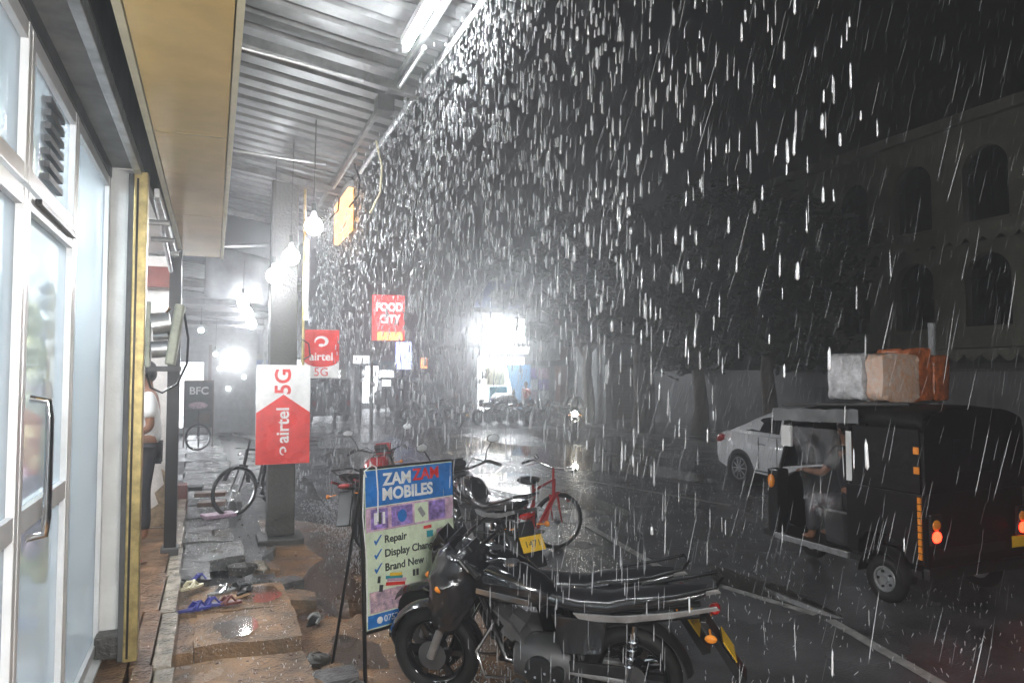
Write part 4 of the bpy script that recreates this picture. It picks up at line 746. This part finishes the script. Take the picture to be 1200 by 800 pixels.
# ------------------------------------------------------------------ white car
def car(label, loc, rot, m):
    o = thing("parked_car" if m!="carpaint" else "car", label, "car", loc, rot)
    # stations along x (front +): half width, sill z, belt z, roof z, roof half width
    st=[(-2.18,.60,.42,.72,None),(-2.10,.76,.30,.92,None),(-1.80,.84,.24,.99,None),(-1.55,.86,.22,1.01,None),(-1.38,.865,.22,1.0,None),(-.98,.87,.21,.97,None),(-.62,.87,.2,.955,None),(.1,.87,.2,.945,None),(.7,.865,.2,.935,None),(1.1,.86,.21,.93,None),(1.5,.84,.22,.86,None),(1.9,.79,.25,.78,None),(2.15,.66,.30,.66,None),(2.24,.5,.38,.55,None)]
    mb=MB(); vs=[]; N=11
    for x,hw,z0,zb,_ in st:
        ring=[(hw*.78,z0),(hw*.95,z0+.06),(hw,z0+(zb-z0)*.35),(hw*1.005,z0+(zb-z0)*.62),(hw*.985,z0+(zb-z0)*.82),(hw*.94,zb-.02),(hw*.86,zb+.01),(hw*.5,zb+.03),(0,zb+.035)]
        vs += [(x,y_,z) for y_,z in ring]+[(x,-y_,z) for y_,z in reversed(ring[:-1])]
    k=17; mb.add(vs,[(i*k+j,(i+1)*k+j,(i+1)*k+(j+1)%k,i*k+(j+1)%k) for i in range(len(st)-1) for j in range(k)]+[tuple(range(k)),tuple((len(st)-1)*k+j for j in range(k-1,-1,-1))])
    mb.build("body",m,o,0,True)
    # greenhouse
    gh=[(-1.62,.72,.99,1.0),(-1.05,.70,.985,1.26),(-.75,.66,.97,1.385),(-.35,.64,.965,1.44),(.1,.63,.96,1.455),(.45,.63,.955,1.43),(.75,.65,.95,1.32),(1.25,.74,.945,.965)]
    vs=[]; mb=MB()
    for x,rw,zb,zr in gh:
        bw=.80; t=(zr-zb); w1=bw+(rw-bw)*min(1,t/.45)
        ring=[(bw,zb-.02),(w1+.03,zb+t*.82),(w1-.03,zb+t*.95),(w1*.6,zr+.012),(0,zr+.02)]
        vs+=[(x,y_,z) for y_,z in ring]+[(x,-y_,z) for y_,z in reversed(ring[:-1])]
    k=9; mb.add(vs,[(i*k+j,(i+1)*k+j,(i+1)*k+j+1,i*k+j+1) for i in range(len(gh)-1) for j in range(k-1)]); mb.build("cabin",m,o,0,True)
    def gy(x,z):
        import bisect
        xs=[g_[0] for g_ in gh]; i=max(0,min(len(gh)-2,bisect.bisect(xs,x)-1)); f=(x-xs[i])/(xs[i+1]-xs[i]); L=lambda q: gh[i][q]*(1-f)+gh[i+1][q]*f
        bw=.80; zb=L(2); t=L(3)-zb; w1=bw+(L(1)-bw)*min(1,t/.45); return bw+(w1+.03-bw)*min(1,max(0,(z-zb+.02)/(t*.82+.02)))
    for s in (-1,1):
        for poly in ([(-1.22,1.03),(-.82,1.27),(-.38,1.335),(-.36,1.005)],[(-.30,1.005),(-.32,1.34),(.1,1.355),(.45,1.335),(.48,.99)],[(.53,.99),(.50,1.31),(.72,1.24),(1.02,.985)]):
            mb=MB(); a=[(x,s*(gy(x,z)+.006),z) for x,z in poly]; b_=[(x,s*(gy(x,z)-.01),z) for x,z in poly]; n=len(poly)
            mb.add(a+b_,[tuple(range(n)),tuple(range(2*n-1,n-1,-1))]+[(i,(i+1)%n,(i+1)%n+n,i+n) for i in range(n)]); mb.build("side_window","carglass",o)
        MB().tube([(-1.15,s*.862,.32),(1.0,s*.868,.31)],.012,6).build("sill_trim","chrome",o)
        for x in (-.72,.30): MB().tube([(x-.09,s*.872,.80),(x-.06,s*.895,.805),(x+.06,s*.895,.805),(x+.09,s*.872,.80)],.013,8).build("door_handle","chrome",o,0,True)
        for x in (-.80,-.33,.95): MB().b(x-.004,x+.004,s*.862,s*.8775,.36,.93).build("door_seam","darkgrey",o)
        MB().loft([(-2.13,s*.66,.10,.80,.085),(-1.96,s*.77,.07,.84,.085),(-1.80,s*.835,.02,.86,.05)],10,2.5).build("tail_light","redlens",o,0,True)
        MB().loft([(1.85,s*.70,.10,.66,.06),(2.1,s*.60,.08,.60,.06)],10,2.5).build("headlight","chrome",o,0,True)
        MB().ell((.75,s*.97,1.0),(.08,.1,.06),12,8).build("door_mirror",m,o,0,True)
        for x in (-1.32,1.36):
            MB().tube([(x,s*.5,.32),(x,s*.872,.32)],.355,28).build("wheel_arch","black",o)
            e=bpy.data.objects.new("wheel",None); e.empty_display_size=.1; COL.objects.link(e); e.parent=o; e.location=(x,s*.80,.315)
            MB().ring((0,0,0),(0,1,0),.255,.06,32,10,1.5).build("tyre","rubber",e,0,True)
            mb=MB().ring((0,s*.07,0),(0,1,0),.20,.018,28,6).tube([(0,s*.04,0),(0,s*.09,0)],.05,14)
            for q in range(10): a=2*PI*q/10; mb.box((.12*math.cos(a),s*.075,.12*math.sin(a)),(.16,.02,.028),(0,-a,0))
            mb.build("rim","chrome",e,0,True)
    MB().add([(-1.56,-.62,1.03),(-1.56,.62,1.03),(-.84,.52,1.37),(-.84,-.52,1.37)],[(0,1,2,3)]).add([(1.2,-.66,1.01),(1.2,.66,1.01),(.8,.56,1.31),(.8,-.56,1.31)],[(0,1,2,3)]).build("windscreen","carglass",o)
    MB().b(-2.24,-2.12,-.55,.55,.36,.44).build("bumper_trim","darkgrey",o,.01)
    return o
car("white saloon car seen from its side, half hidden by the black rickshaw",(10.08,9.78,0),R(-90),"carpaint")

# ------------------------------------------------------------------ far traffic
def rider_bike(label, plabel, loc, rz, lamp=None, coat="darkgrey"):
    o = motorbike(label, loc, rz, "motorbikes farther down the road", mirrors=False, scale=1.0)
    if lamp: MB().ell((1.21,0,.85),(.03,.085,.085),12,8).build("lit_headlight",lamp,o,0,True)
    c, s = math.cos(rz), math.sin(rz)
    rp = dict(sit); rp.update(wrL=(.58,.30,.78),elL=(.30,.30,.80),wrR=(.58,-.30,.78),elR=(.30,-.30,.80),knL=(.40,.20,.44),anL=(.22,.20,.10),toL=(.35,.21,.05),knR=(.40,-.20,.44),anR=(.22,-.20,.10),toR=(.35,-.21,.05))
    person(plabel,(loc[0]+c*.22,loc[1]+s*.22,.32),rz,rp,coat,"trousers","riders far down the road",hands=False,helmet="gloss",raincoat=True)
    return o
rider_bike("oncoming motorbike with a lit headlamp on the far lane","person in dark rain clothes riding the oncoming motorbike",(11.1,21.6,0),R(245),"lithead")
rider_bike("scooter crossing far down the wet road","person in dark rain clothes on the far crossing scooter",(8.8,26.8,0),R(110))
proto = motorbike("dark motorbike in the row before the bright shop, first of the row from the road",(11.5,29.2,0),R(200),"motorbikes parked before the bright far shop",mirrors=False,scale=1.0)
for k,(x,y_,r_) in enumerate([(12.2,29.4,190),(12.9,29.0,205),(13.7,28.7,195),(14.4,28.5,185)]):
    c = copy_tree(proto); c.location=(x,y_,0); c.rotation_euler=(0,0,R(r_)); c["label"]=["dark motorbike in the row before the bright shop, behind the white cover","dark motorbike parked in front of the red shirted person","dark motorbike parked under the pale blue sheet","dark motorbike parked before the poster wall"][k]
person("person in red shirt standing among the motorbikes before the bright shop",(13.0,29.9,0),R(200),stand,"redpaint","trousers",hands=False)
tag(MB().loft([(-.5,0,.4,1.0,.1),(-.3,0,.5,1.05,.25),(.3,0,.5,1.05,.25),(.5,0,.4,1.0,.1)],14,3).build("bike_cover","signwhite",None,0,True,(11.9,29.9,.0)),"white cover draped over a motorbike before the bright shop","cover")
def van(label, loc, rz, m, lit=False):
    o = thing("pickup_van",label,"van",loc,rz)
    MB().prism([(-2.0,.35),(-2.0,1.9),(.7,1.95),(1.05,1.85),(1.5,1.15),(1.95,1.05),(2.0,.4)],-.82,.82,'y').build("body",m,o,.05)
    MB().prism([(1.0,1.80),(1.46,1.18),(1.5,1.20),(1.04,1.84)],-.7,.7,'y').build("windscreen","carglass",o)
    for s in (-1,1):
        MB().b(.3,.95,s*.815,s*.83,1.2,1.75).b(-1.8,.1,s*.815,s*.83,1.2,1.75).build("side_window","carglass",o)
        MB().b(-2.04,-1.99,s*.72-.07,s*.72+.07,.75,1.0).build("tail_light","redlens",o); MB().b(1.97,2.02,s*.6-.1,s*.6+.1,.65,.8).build("headlight","chrome",o)
        for x in (-1.3,1.3): MB().ring((x,s*.75,.31),(0,1,0),.23,.08,22,8).tube([(x,s*.7,.31),(x,s*.8,.31)],.17,16).build("wheel","rubber",o)
    MB().b(-2.03,-1.99,-.6,.6,1.25,1.75).build("rear_window","carglass",o); MB().b(-2.05,-2.0,-.25,.25,.5,.62).build("number_plate","signwhite",o); MB().b(-2.08,2.05,-.8,.8,.35,.45).build("bumper","darkgrey",o,.01)
    return o
van("grey van far down the street under the blue lit sign",(9.8,41,0),R(95),"grey"); van("dark van just visible below the small square sign",(4.6,33.5,0),R(92),"darkgrey")

# ------------------------------------------------------------------ far shops across the end of the street
fs_ = thing("bright_shop","brightly lit corner shop with white light boxes and pale blue sheet","shop",(13,31,0))
def fb_(n,x0,x1,y0,y1,z0,z1,m): return box(n,x0,x1,y0,y1,z0,z1,m,fs_)
fb_("wall",11.0,16.8,31.6,36,0,5.0,"grey"); fb_("roof",10.6,17,30.6,36,3.42,3.52,"darkgrey"); fb_("light_box",12.0,13.15,30.45,30.58,3.55,4.62,"litpanel"); fb_("lit_strip",11.1,13.4,30.45,30.52,3.08,3.35,"litpanel")
fb_("lit_opening",11.3,13.6,31.52,31.58,.3,2.9,"litshop"); fb_("cream_panel",11.6,12.5,31.2,31.26,1.6,2.5,"cream"); fb_("teal_panel",11.7,12.6,31.15,31.19,.7,1.55,"teal")
MB().prism([(-.7,2.55),(.5,2.55),(.5,.55),(-.2,.5)],-.45,-.42,'y').build("blue_sheet","glowing_bluetarp",fs_)
fb_("fascia",13.5,15.4,30.4,30.6,2.5,2.75,"darkgrey"); fb_("box_sign",13.6,15.0,30.5,30.6,2.8,3.9,"grey")
for k in range(2):
    for j in range(4): fb_("wall_poster",13.75+k*.6,14.27+k*.6,31.48,31.55,.3+j*.54,.78+j*.54,["pink","poster","signwhite","purple"][(k+j)%4])
fb_("column",15.2,15.6,30.9,31.5,0,5,"redbrown")
for x,z in ((10.75,4.0),(11.5,3.75)):
    o = thing("flood_lamp","white glaring flood lamp on the bright shop's corner" if x<11 else "second flood lamp beside the white light box","lamp",(x,30.2,z),0,"flood lamps on the bright shop"); MB().ell((0,0,0),(.13,.06,.11),12,8).build("lamp_face","farlamp",o,0,True); MB().b(-.16,.16,.06,.14,-.14,.14).tube([(0,.1,0),(0,.9,-.1)],.03,6).build("lamp_body","grey",o)
shut = thing("shuttered_shop","closed shop with brown slatted shutter beside the tree","shop",(16.6,27.5,0)); MB().b(-.9,2.8,0,3,0,3.4).build("wall","grey",shut)
for k in range(16): MB().b(-.6,1.4,-.04,-.005,.15+k*.15,.285+k*.15).build("shutter_slat","brown",shut)
bt = thing("canvas_awning","blue canvas awning high above the bright shop","awning",(12.6,33,0)); mb=MB(); mb.prism([(-1.6,5.2),(1.2,5.2),(.6,6.6),(-.8,6.4)],-1.6,-1.5,'y').build("canvas","tarpviolet",bt); MB().tube([(0,-1.4,4.9),(0,-1.4,6.5)],.04,6).build("strut","dark",bt)
# blocks closing the street
for k,(x0,x1,y0,h,m) in enumerate([(1.6,5.0,47,7,"grey"),(5.0,8.4,50,5.5,"stone"),(8.4,11.4,47,8,"grey"),(16,24,40,7,"stone"),(-9,1.2,46,8,"stone"),(24,34,36,9,"grey")]):
    o = thing("street_building",["grey block closing the street behind the red blade sign","low cream block behind the blue lit sign","tall grey block left of the bright shop","cream block behind the dark trees","tall cream block behind the arcade","grey block beyond the trees"][k],"building",(x0,y0,0)); MB().b(0,x1-x0,0,5,0,h).build("wall",m,o)
    for i in range(int((x1-x0)/1.2)):
        for j in range(int(h/2.4)): wn = MB().b(.3+i*1.2,1.0+i*1.2,-.05,-.01,1.0+j*2.4,2.2+j*2.4).build("window","winglass",o)
for k,(x0,x1,y0) in enumerate([(2.2,3.4,46.9),(3.8,4.7,46.9),(5.4,6.6,49.9),(7.0,8.0,49.9),(8.9,10.9,46.9)]):
    o = thing("lit_shopfront",["far lit shopfront below the red blade sign","narrow far lit shopfront right of the first","wide far lit shopfront behind the blue lit sign","far lit shopfront right of the blue lit sign","far lit shopfront just left of the bright shop"][k],"shopfront",(x0,y0,0),0,"lit shopfronts closing the far street"); MB().b(0,x1-x0,-.1,-.06,.3,2.4).build("opening","litshop",o); MB().b(-.2,x1-x0+.2,-.6,-.02,2.45,3.0).build("fascia",["blue","red","grey","redbrown","teal"][k],o)
for k,(x,y_,r_) in enumerate([(10.2,30.6,170),(9.3,32.0,185)]):
    c = copy_tree(proto); c.location=(x,y_,0); c.rotation_euler=(0,0,R(r_)); c["label"]=["dark motorbike parked just left of the bright shop's row","leftmost dark motorbike parked far down the street"][k]
# signs far left
fc = thing("blade_sign","red blade sign reading FOOD CITY with orange foot","sign",(4.35,21.5,3.1),R(-10))
MB().b(0,.95,-.06,.06,0,1.35).build("panel","litred",fc,.01); MB().b(.15,.9,-.065,-.061,.0,.25).build("orange_foot","litorange",fc); text("FOOD",.34,"litwhite",fc,(.50,-.07,.98),ext=.002,bold=.006,sx=.82); text("CITY",.34,"litwhite",fc,(.52,-.07,.62),ext=.002,bold=.006,sx=.82); MB().tube([(.0,.05,0),(.0,.05,-2.95)],.05,8).build("post","grey",fc)
for (nm,x,y_,z,w_,h,m,lab) in [("lit_sign",8.4,34,2.35,.75,1.3,"litblue","blue lit sign over the far street"),("lit_sign",6.2,33,2.6,.7,.35,"litwhite","small white lit sign below the red blade sign"),("lit_sign",6.9,34,1.9,.6,.6,"litwhite","square white lit sign left of the blue sign"),("lit_sign",9.4,34,2.4,.3,.5,"litorange","small orange lit sign right of the blue sign"),("lit_sign",7.7,34.5,1.55,.4,.3,"litwhite","tiny white lit sign low beside the blue sign"),("lit_sign",2.6,24,2.3,.25,.25,"litwhite","small white light at the far left kerb")]:
    o = thing(nm,lab,"sign",(x,y_,z),0,"lit signs far down the street"); MB().b(-w_/2,w_/2,-.05,.05,0,h).build("panel",m,o,.01); MB().tube([(0,.06,0),(0,.06,-z)],.04,6).build("post","dark",o)

# ------------------------------------------------------------------ building on the right
rb = thing("arched_building","dim cream building with two rows of arched windows and scalloped cornices","building",(20,4,0))
def facade(zs, ze, zsill, zspring, row):
    bays=[(y0, y0+1.32) for y0 in (-1.6,.75,3.1,5.0+.75-.0,8.95-.0,11.2,13.5,15.8)]
    bays=[(8.95+2.3*k, 10.27+2.3*k) for k in range(-5,4)]
    prev=-6
    for a,b_ in bays:
        MB().b(0,.4,prev,a,zs,ze).build("wall","stone",rb); MB().b(0,.4,a,b_,zs,zsill).build("wall","stone",rb)
        n=12; r=(b_-a)/2; c=(a+b_)/2; mb=MB()
        for i in range(n):
            t0,t1=PI-PI*i/n,PI-PI*(i+1)/n; p0=(c+r*math.cos(t0),zspring+r*math.sin(t0)); p1=(c+r*math.cos(t1),zspring+r*math.sin(t1))
            mb.prism([p0,p1,(p1[0],ze),(p0[0],ze)],0,.4,'x')
        mb.build("wall","stone",rb)
        wn=MB(); pts=[(a,zsill),(b_,zsill)]+[(c+r*math.cos(PI*i/n),zspring+r*math.sin(PI*i/n)) for i in range(n+1)]
        wn.prism(pts,.26,.29,'x'); w_=wn.build("window","winglass",rb); MB().b(.2,.25,c-.03,c+.03,zsill,zspring+r).b(.205,.245,a,b_,zspring-.03,zspring+.03).build("frame","winglass",w_); MB().b(-.06,.1,a-.08,b_+.08,zsill-.09,zsill-.003).build("sill","stone",w_)
        prev=b_
    MB().b(0,.4,prev,18,zs,ze).build("wall","stone",rb)
facade(2.85,5.85,3.45,4.85,0); facade(5.95,9.3,6.45,7.9,1)
MB().b(.02,.4,-6,18,0,2.4).build("ground_wall","wall2",rb); MB().b(.4,7,-6,18,0,9.2).build("inner_mass","darkgrey",rb); MB().b(-.25,.4,-6.1,18.1,9.3,9.6).build("cornice","stone",rb)
def scallop(z, d, h):
    pts=[(-6,z+.12)]; n=48; yv=-6
    for i in range(n):
        y0=-6+24*i/n; y1=-6+24*(i+1)/n
        for q in range(6): t=q/6; pts.append((y0+(y1-y0)*t, z-h*math.sin(PI*t)))
    pts.append((18,z)); pts.append((18,z+.12)); pts=[pts[0]]+pts[1:]
    MB().prism(list(reversed(pts)),-d-.02,-d,'x').build("scalloped_valance","stone",rb)
    MB().b(-d,.0,-6,18,z+.06,z+.14).build("ledge","stone",rb)
scallop(2.65,.5,.2); scallop(5.95,.3,.2)
bw = thing("boundary_wall","pale boundary wall along the far pavement behind the car","wall",(17.2,12,.1)); MB().b(0,.25,-1.2,14,0,2.05).build("wall","wall2",bw); MB().b(-.05,.3,-1.2,14,2.05,2.13).build("coping","concrete",bw); MB().b(-.03,-.003,3.2,5.2,0,1.6).build("gate","darkgrey",bw)
tag(MB().tube([(0,0,0),(0,0,3.05)],[.09,.075],10).b(-.12,.12,-.12,.12,0,.1).build("post","white",None,0,True,(14.2,10.9,.12)),"pale grey post rising behind the bundles on the rickshaw","post")
# overhead cable
tag(MB().tube([(15.2,31,6.2),(12,20,5.6),(8,18,6.4)],.02,5).build("overhead_cable","black"),"black overhead cable sagging across the far road","cable")

# ------------------------------------------------------------------ trees on the right
def tree(label, x, y_, h, cr, seed, nleaf=15000, zc=None):
    rnd = random.Random(seed); o = thing("street_tree",label,"tree",(x,y_,0),0,"trees along the far pavement")
    mb=MB(); mb.tube([(0,0,0),(.08,.03,1.0),(.02,.1,2.2),(.1,0,h*.5)],[.34,.24,.2,.15],10); ends=[]
    for k in range(9):
        a=2*PI*k/9+rnd.random(); l=cr*rnd.uniform(.5,.85); z0=rnd.uniform(2.0,h*.5); e=(l*math.cos(a),l*math.sin(a),z0+rnd.uniform(.8,h*.42)); ends.append(e)
        mb.tube([(.05,.05,z0),(e[0]*.5,e[1]*.5,z0+(e[2]-z0)*.65),e],[.11,.07,.03],7)
    mb.build("trunk","bark",o,0,True)
    vs=[]; fs=[]; clumps=[]
    for k in range(46):
        a=rnd.random()*2*PI; q=rnd.random()**.6; z=rnd.uniform(.0,1.0); zz=(zc or 2.6)+(h-(zc or 2.6))*z; rr=cr*q*math.sqrt(max(.1,1-(z-.42)**2*2.1)); clumps.append((rr*math.cos(a),rr*math.sin(a),zz,rnd.uniform(.45,1.0)))
    for i in range(nleaf):
        c=clumps[rnd.randrange(46)]; d=Vector((rnd.gauss(0,1),rnd.gauss(0,1),rnd.gauss(0,.75))); p=Vector(c[:3])+d*c[3]*.5
        u=Vector((rnd.gauss(0,1),rnd.gauss(0,1),rnd.gauss(0,.6))).normalized(); v=u.orthogonal().normalized(); s=rnd.uniform(.08,.20)
        b0=len(vs); vs+=[p-u*s,p+v*s*.45,p+u*s,p-v*s*.45]; fs.append((b0,b0+1,b0+2,b0+3))
    mb=MB(); mb.v=[tuple(q) for q in vs]; mb.f=fs; mb.build("crown","foliage",o); return o
tree("dark leafy tree with its trunk just above the white car's roof",15.4,17.2,7.0,2.5,2,zc=2.7); tree("dark leafy tree behind the white car's boot",15.3,20.4,8.0,3.0,1); tree("dark leafy tree beside the shuttered shop",15.3,24.2,8.6,3.6,3); tree("dark leafy tree spreading over the bright shop",15.2,28.2,9.2,4.2,4,zc=3.8)

# ------------------------------------------------------------------ falling water
def streaks(name, P, D, L, Rr, m, label):
    n=len(P); ax=D/np.linalg.norm(D,axis=1)[:,None]; u=np.cross(ax,np.array([.3,1,.1])); u/=np.linalg.norm(u,axis=1)[:,None]; v=np.cross(ax,u)
    V=np.empty((n,10,3)); V[:,0]=P-ax*L[:,None]*.5; V[:,9]=P+ax*L[:,None]*.5
    for q,(h,wd) in enumerate(((-.30,.8),(.38,1.0))):
        for k in range(4): a=2*PI*k/4; V[:,1+4*q+k]=P+ax*(L*h)[:,None]+(u*math.cos(a)+v*math.sin(a))*(Rr*wd)[:,None]
    base=np.arange(n)[:,None,None]
    F=[(0,1+(k+1)%4,1+k) for k in range(4)]+[(9,5+k,5+(k+1)%4) for k in range(4)]
    for k in range(4): F+=[(1+k,1+(k+1)%4,5+(k+1)%4),(1+k,5+(k+1)%4,5+k)]
    F=np.array(F)[None]+base*10
    me=bpy.data.meshes.new(name); me.from_pydata(V.reshape(-1,3).tolist(),[],F.reshape(-1,3).tolist()); me.materials.append(M[m]); me.polygons.foreach_set("use_smooth",[True]*len(me.polygons))
    o=bpy.data.objects.new(name,me); COL.objects.link(o); return tag(o,label,None,None,"stuff")
n=8200; ys=np.where(rng.random(n)<.35,rng.uniform(2.2,6.5,n),rng.uniform(1.4,12.2,n)); fall=rng.random(n)**1.75; zs=4.42-4.38*fall
P=np.stack([1.58+rng.normal(0,.06,n)+(4.5-zs)*rng.normal(.01,.035,n)+.02*np.sin(ys*9),ys,zs],1); D=np.stack([rng.normal(-.02,.02,n),rng.normal(0,.02,n),-np.ones(n)],1)
LL=rng.uniform(.03,.085,n)*(.6+.75*fall**.5); RR=np.clip(np.exp(rng.normal(-.25,.42,n)),.25,1.9)*(.0027+.0007*ys); hi=zs+rng.normal(0,.35,n)>2.0; keep=hi|(rng.random(n)<np.where(ys>6,.75,.4)); P=P[keep]; D=D[keep]; LL=LL[keep]; RR=RR[keep]; hi=hi[keep]
soft=rng.random(len(hi))<.35
streaks("dripping_rain",P[hi&~soft],D[hi&~soft],LL[hi&~soft],RR[hi&~soft],"drop","bright drops streaming off the awning edge")
streaks("dripping_rain",P[hi&soft],D[hi&soft],LL[hi&soft]*1.25,RR[hi&soft]*.85,"rain","softer glassy drops among the awning runoff")
streaks("dripping_rain",P[~hi],D[~hi],LL[~hi]*1.3,RR[~hi]*.5,"rain","fainter drops of the awning runoff near the ground")
n=700; ys=rng.uniform(12.6,24,n); P=np.stack([1.45+rng.normal(0,.08,n),ys,rng.uniform(.02,3.55,n)],1); D=np.stack([rng.normal(-.02,.02,n),rng.normal(0,.02,n),-np.ones(n)],1)
streaks("dripping_rain",P,D,rng.uniform(.06,.14,n),rng.uniform(.006,.014,n),"drop","drops streaming off the farther awning")
n=22000; y_=rng.uniform(.8,30,n)**1.0; x_=rng.uniform(1.7,15,n); P=np.stack([x_,y_,rng.uniform(.05,8.5,n)],1)
D=np.stack([-.26+rng.normal(0,.05,n),.05+rng.normal(0,.04,n),-np.ones(n)],1)
streaks("falling_rain",P,D,rng.uniform(.10,.30,n),rng.uniform(.0010,.0024,n)*(1+.03*y_),"rain","fine slanting rain filling the street")
n=9000; x_=rng.uniform(.9,12.5,n); y_=1.5+28*rng.random(n)**1.3; P=np.stack([x_,y_,rng.uniform(.008,.035,n)],1); D=np.stack([rng.normal(0,.4,n),rng.normal(0,.4,n),np.ones(n)],1)
streaks("rain_splash",P,D,rng.uniform(.015,.05,n),rng.uniform(.0015,.004,n),"drop","tiny splashes over the wet road")
n=3200; y_=rng.uniform(1.5,12,n); x_=1.6+rng.normal(0,.16,n); P=np.stack([x_,y_,.012+np.abs(rng.normal(0,.05,n))],1); D=np.stack([rng.normal(0,.6,n),rng.normal(0,.6,n),np.ones(n)],1)
streaks("rain_splash",P,D,rng.uniform(.01,.04,n),rng.uniform(.002,.005,n),"drop","splashes where the awning runoff lands")
n=700; y_=rng.uniform(4.6,11,n); x_=rng.uniform(-.15,.6,n)-.022*(y_-5); P=np.stack([x_,y_,.225+np.abs(rng.normal(0,.012,n))],1); D=np.stack([rng.normal(0,.6,n),rng.normal(0,.6,n),np.ones(n)],1)
streaks("rain_splash",P,D,rng.uniform(.006,.022,n),rng.uniform(.0012,.003,n),"drop","small splashes on the wet slabs")
# standing water and litter
def puddle(x,y,rx,ry,z,seed):
    n=40; pts=[]
    for i in range(n):
        a=2*PI*i/n; k=1+.55*mnoise.noise((math.cos(a)*1.3+seed,math.sin(a)*1.3,seed*.7)); pts.append((x+rx*k*math.cos(a), y+ry*k*math.sin(a)))
    mb=MB(); mb.add([(a,b_,z) for a,b_ in pts],[tuple(range(n))]); tag(mb.build("puddle","water"),kind="structure")
for k,(x,y,rx,ry,z) in enumerate([(1.15,7.2,.30,.9,.011),(1.0,5.5,.2,.35,.012),(1.55,8.6,.35,1.1,.013),(1.5,3.6,.4,.5,.012),(3.2,9.5,.6,1.5,.006),(5.5,12,.8,2.5,.006),(8.5,16,1.4,4,.006),(6.6,22,1.6,5,.007),(3.2,17,.9,4,.006),(4.9,5.6,.25,.8,.0085),(10.8,20,1.0,4,.008),(.18,5.72,.16,.2,.232),(.38,6.5,.18,.22,.222),(.15,8.35,.14,.2,.225),(.1,9.2,.12,.2,.227),(.2,5.0,.2,.14,.14),(.9,6.6,.16,.3,.014),(.85,4.6,.25,.3,.0135)]): puddle(x,y,rx,ry,z,k*1.7)
mb=MB()
for k in range(260):
    x=random.uniform(-.15,2.0); y=random.uniform(3.4,10); z=.24 if (x<.58 and y<6.9 and y>5.4) else (.02 if x>.66 else .23)
    sz=random.uniform(.006,.022); mb.box((x,y,z),(sz,sz*random.uniform(.5,1.5),sz*.4),(random.uniform(-.4,.4),random.uniform(-.4,.4),random.random()*3))
tag(mb.build("litter","brown"),"small wet leaves and grit scattered over the slabs and dirt",None,None,"stuff")
# ------------------------------------------------------------------ rainy air
hz = MB().b(-210,210,-210,210,-1.1,14).build("haze","white"); tag(hz,kind="stuff")
hm = bpy.data.materials.new("rainy air"); hm.use_nodes=True; t=hm.node_tree; t.nodes.clear(); oo=t.nodes.new("ShaderNodeOutputMaterial"); pv=t.nodes.new("ShaderNodeVolumePrincipled")
pv.inputs["Color"].default_value=(.92,.94,.97,1); pv.inputs["Density"].default_value=.020; pv.inputs["Anisotropy"].default_value=.74; t.links.new(pv.outputs[0],oo.inputs["Volume"]); hz.data.materials.clear(); hz.data.materials.append(hm)
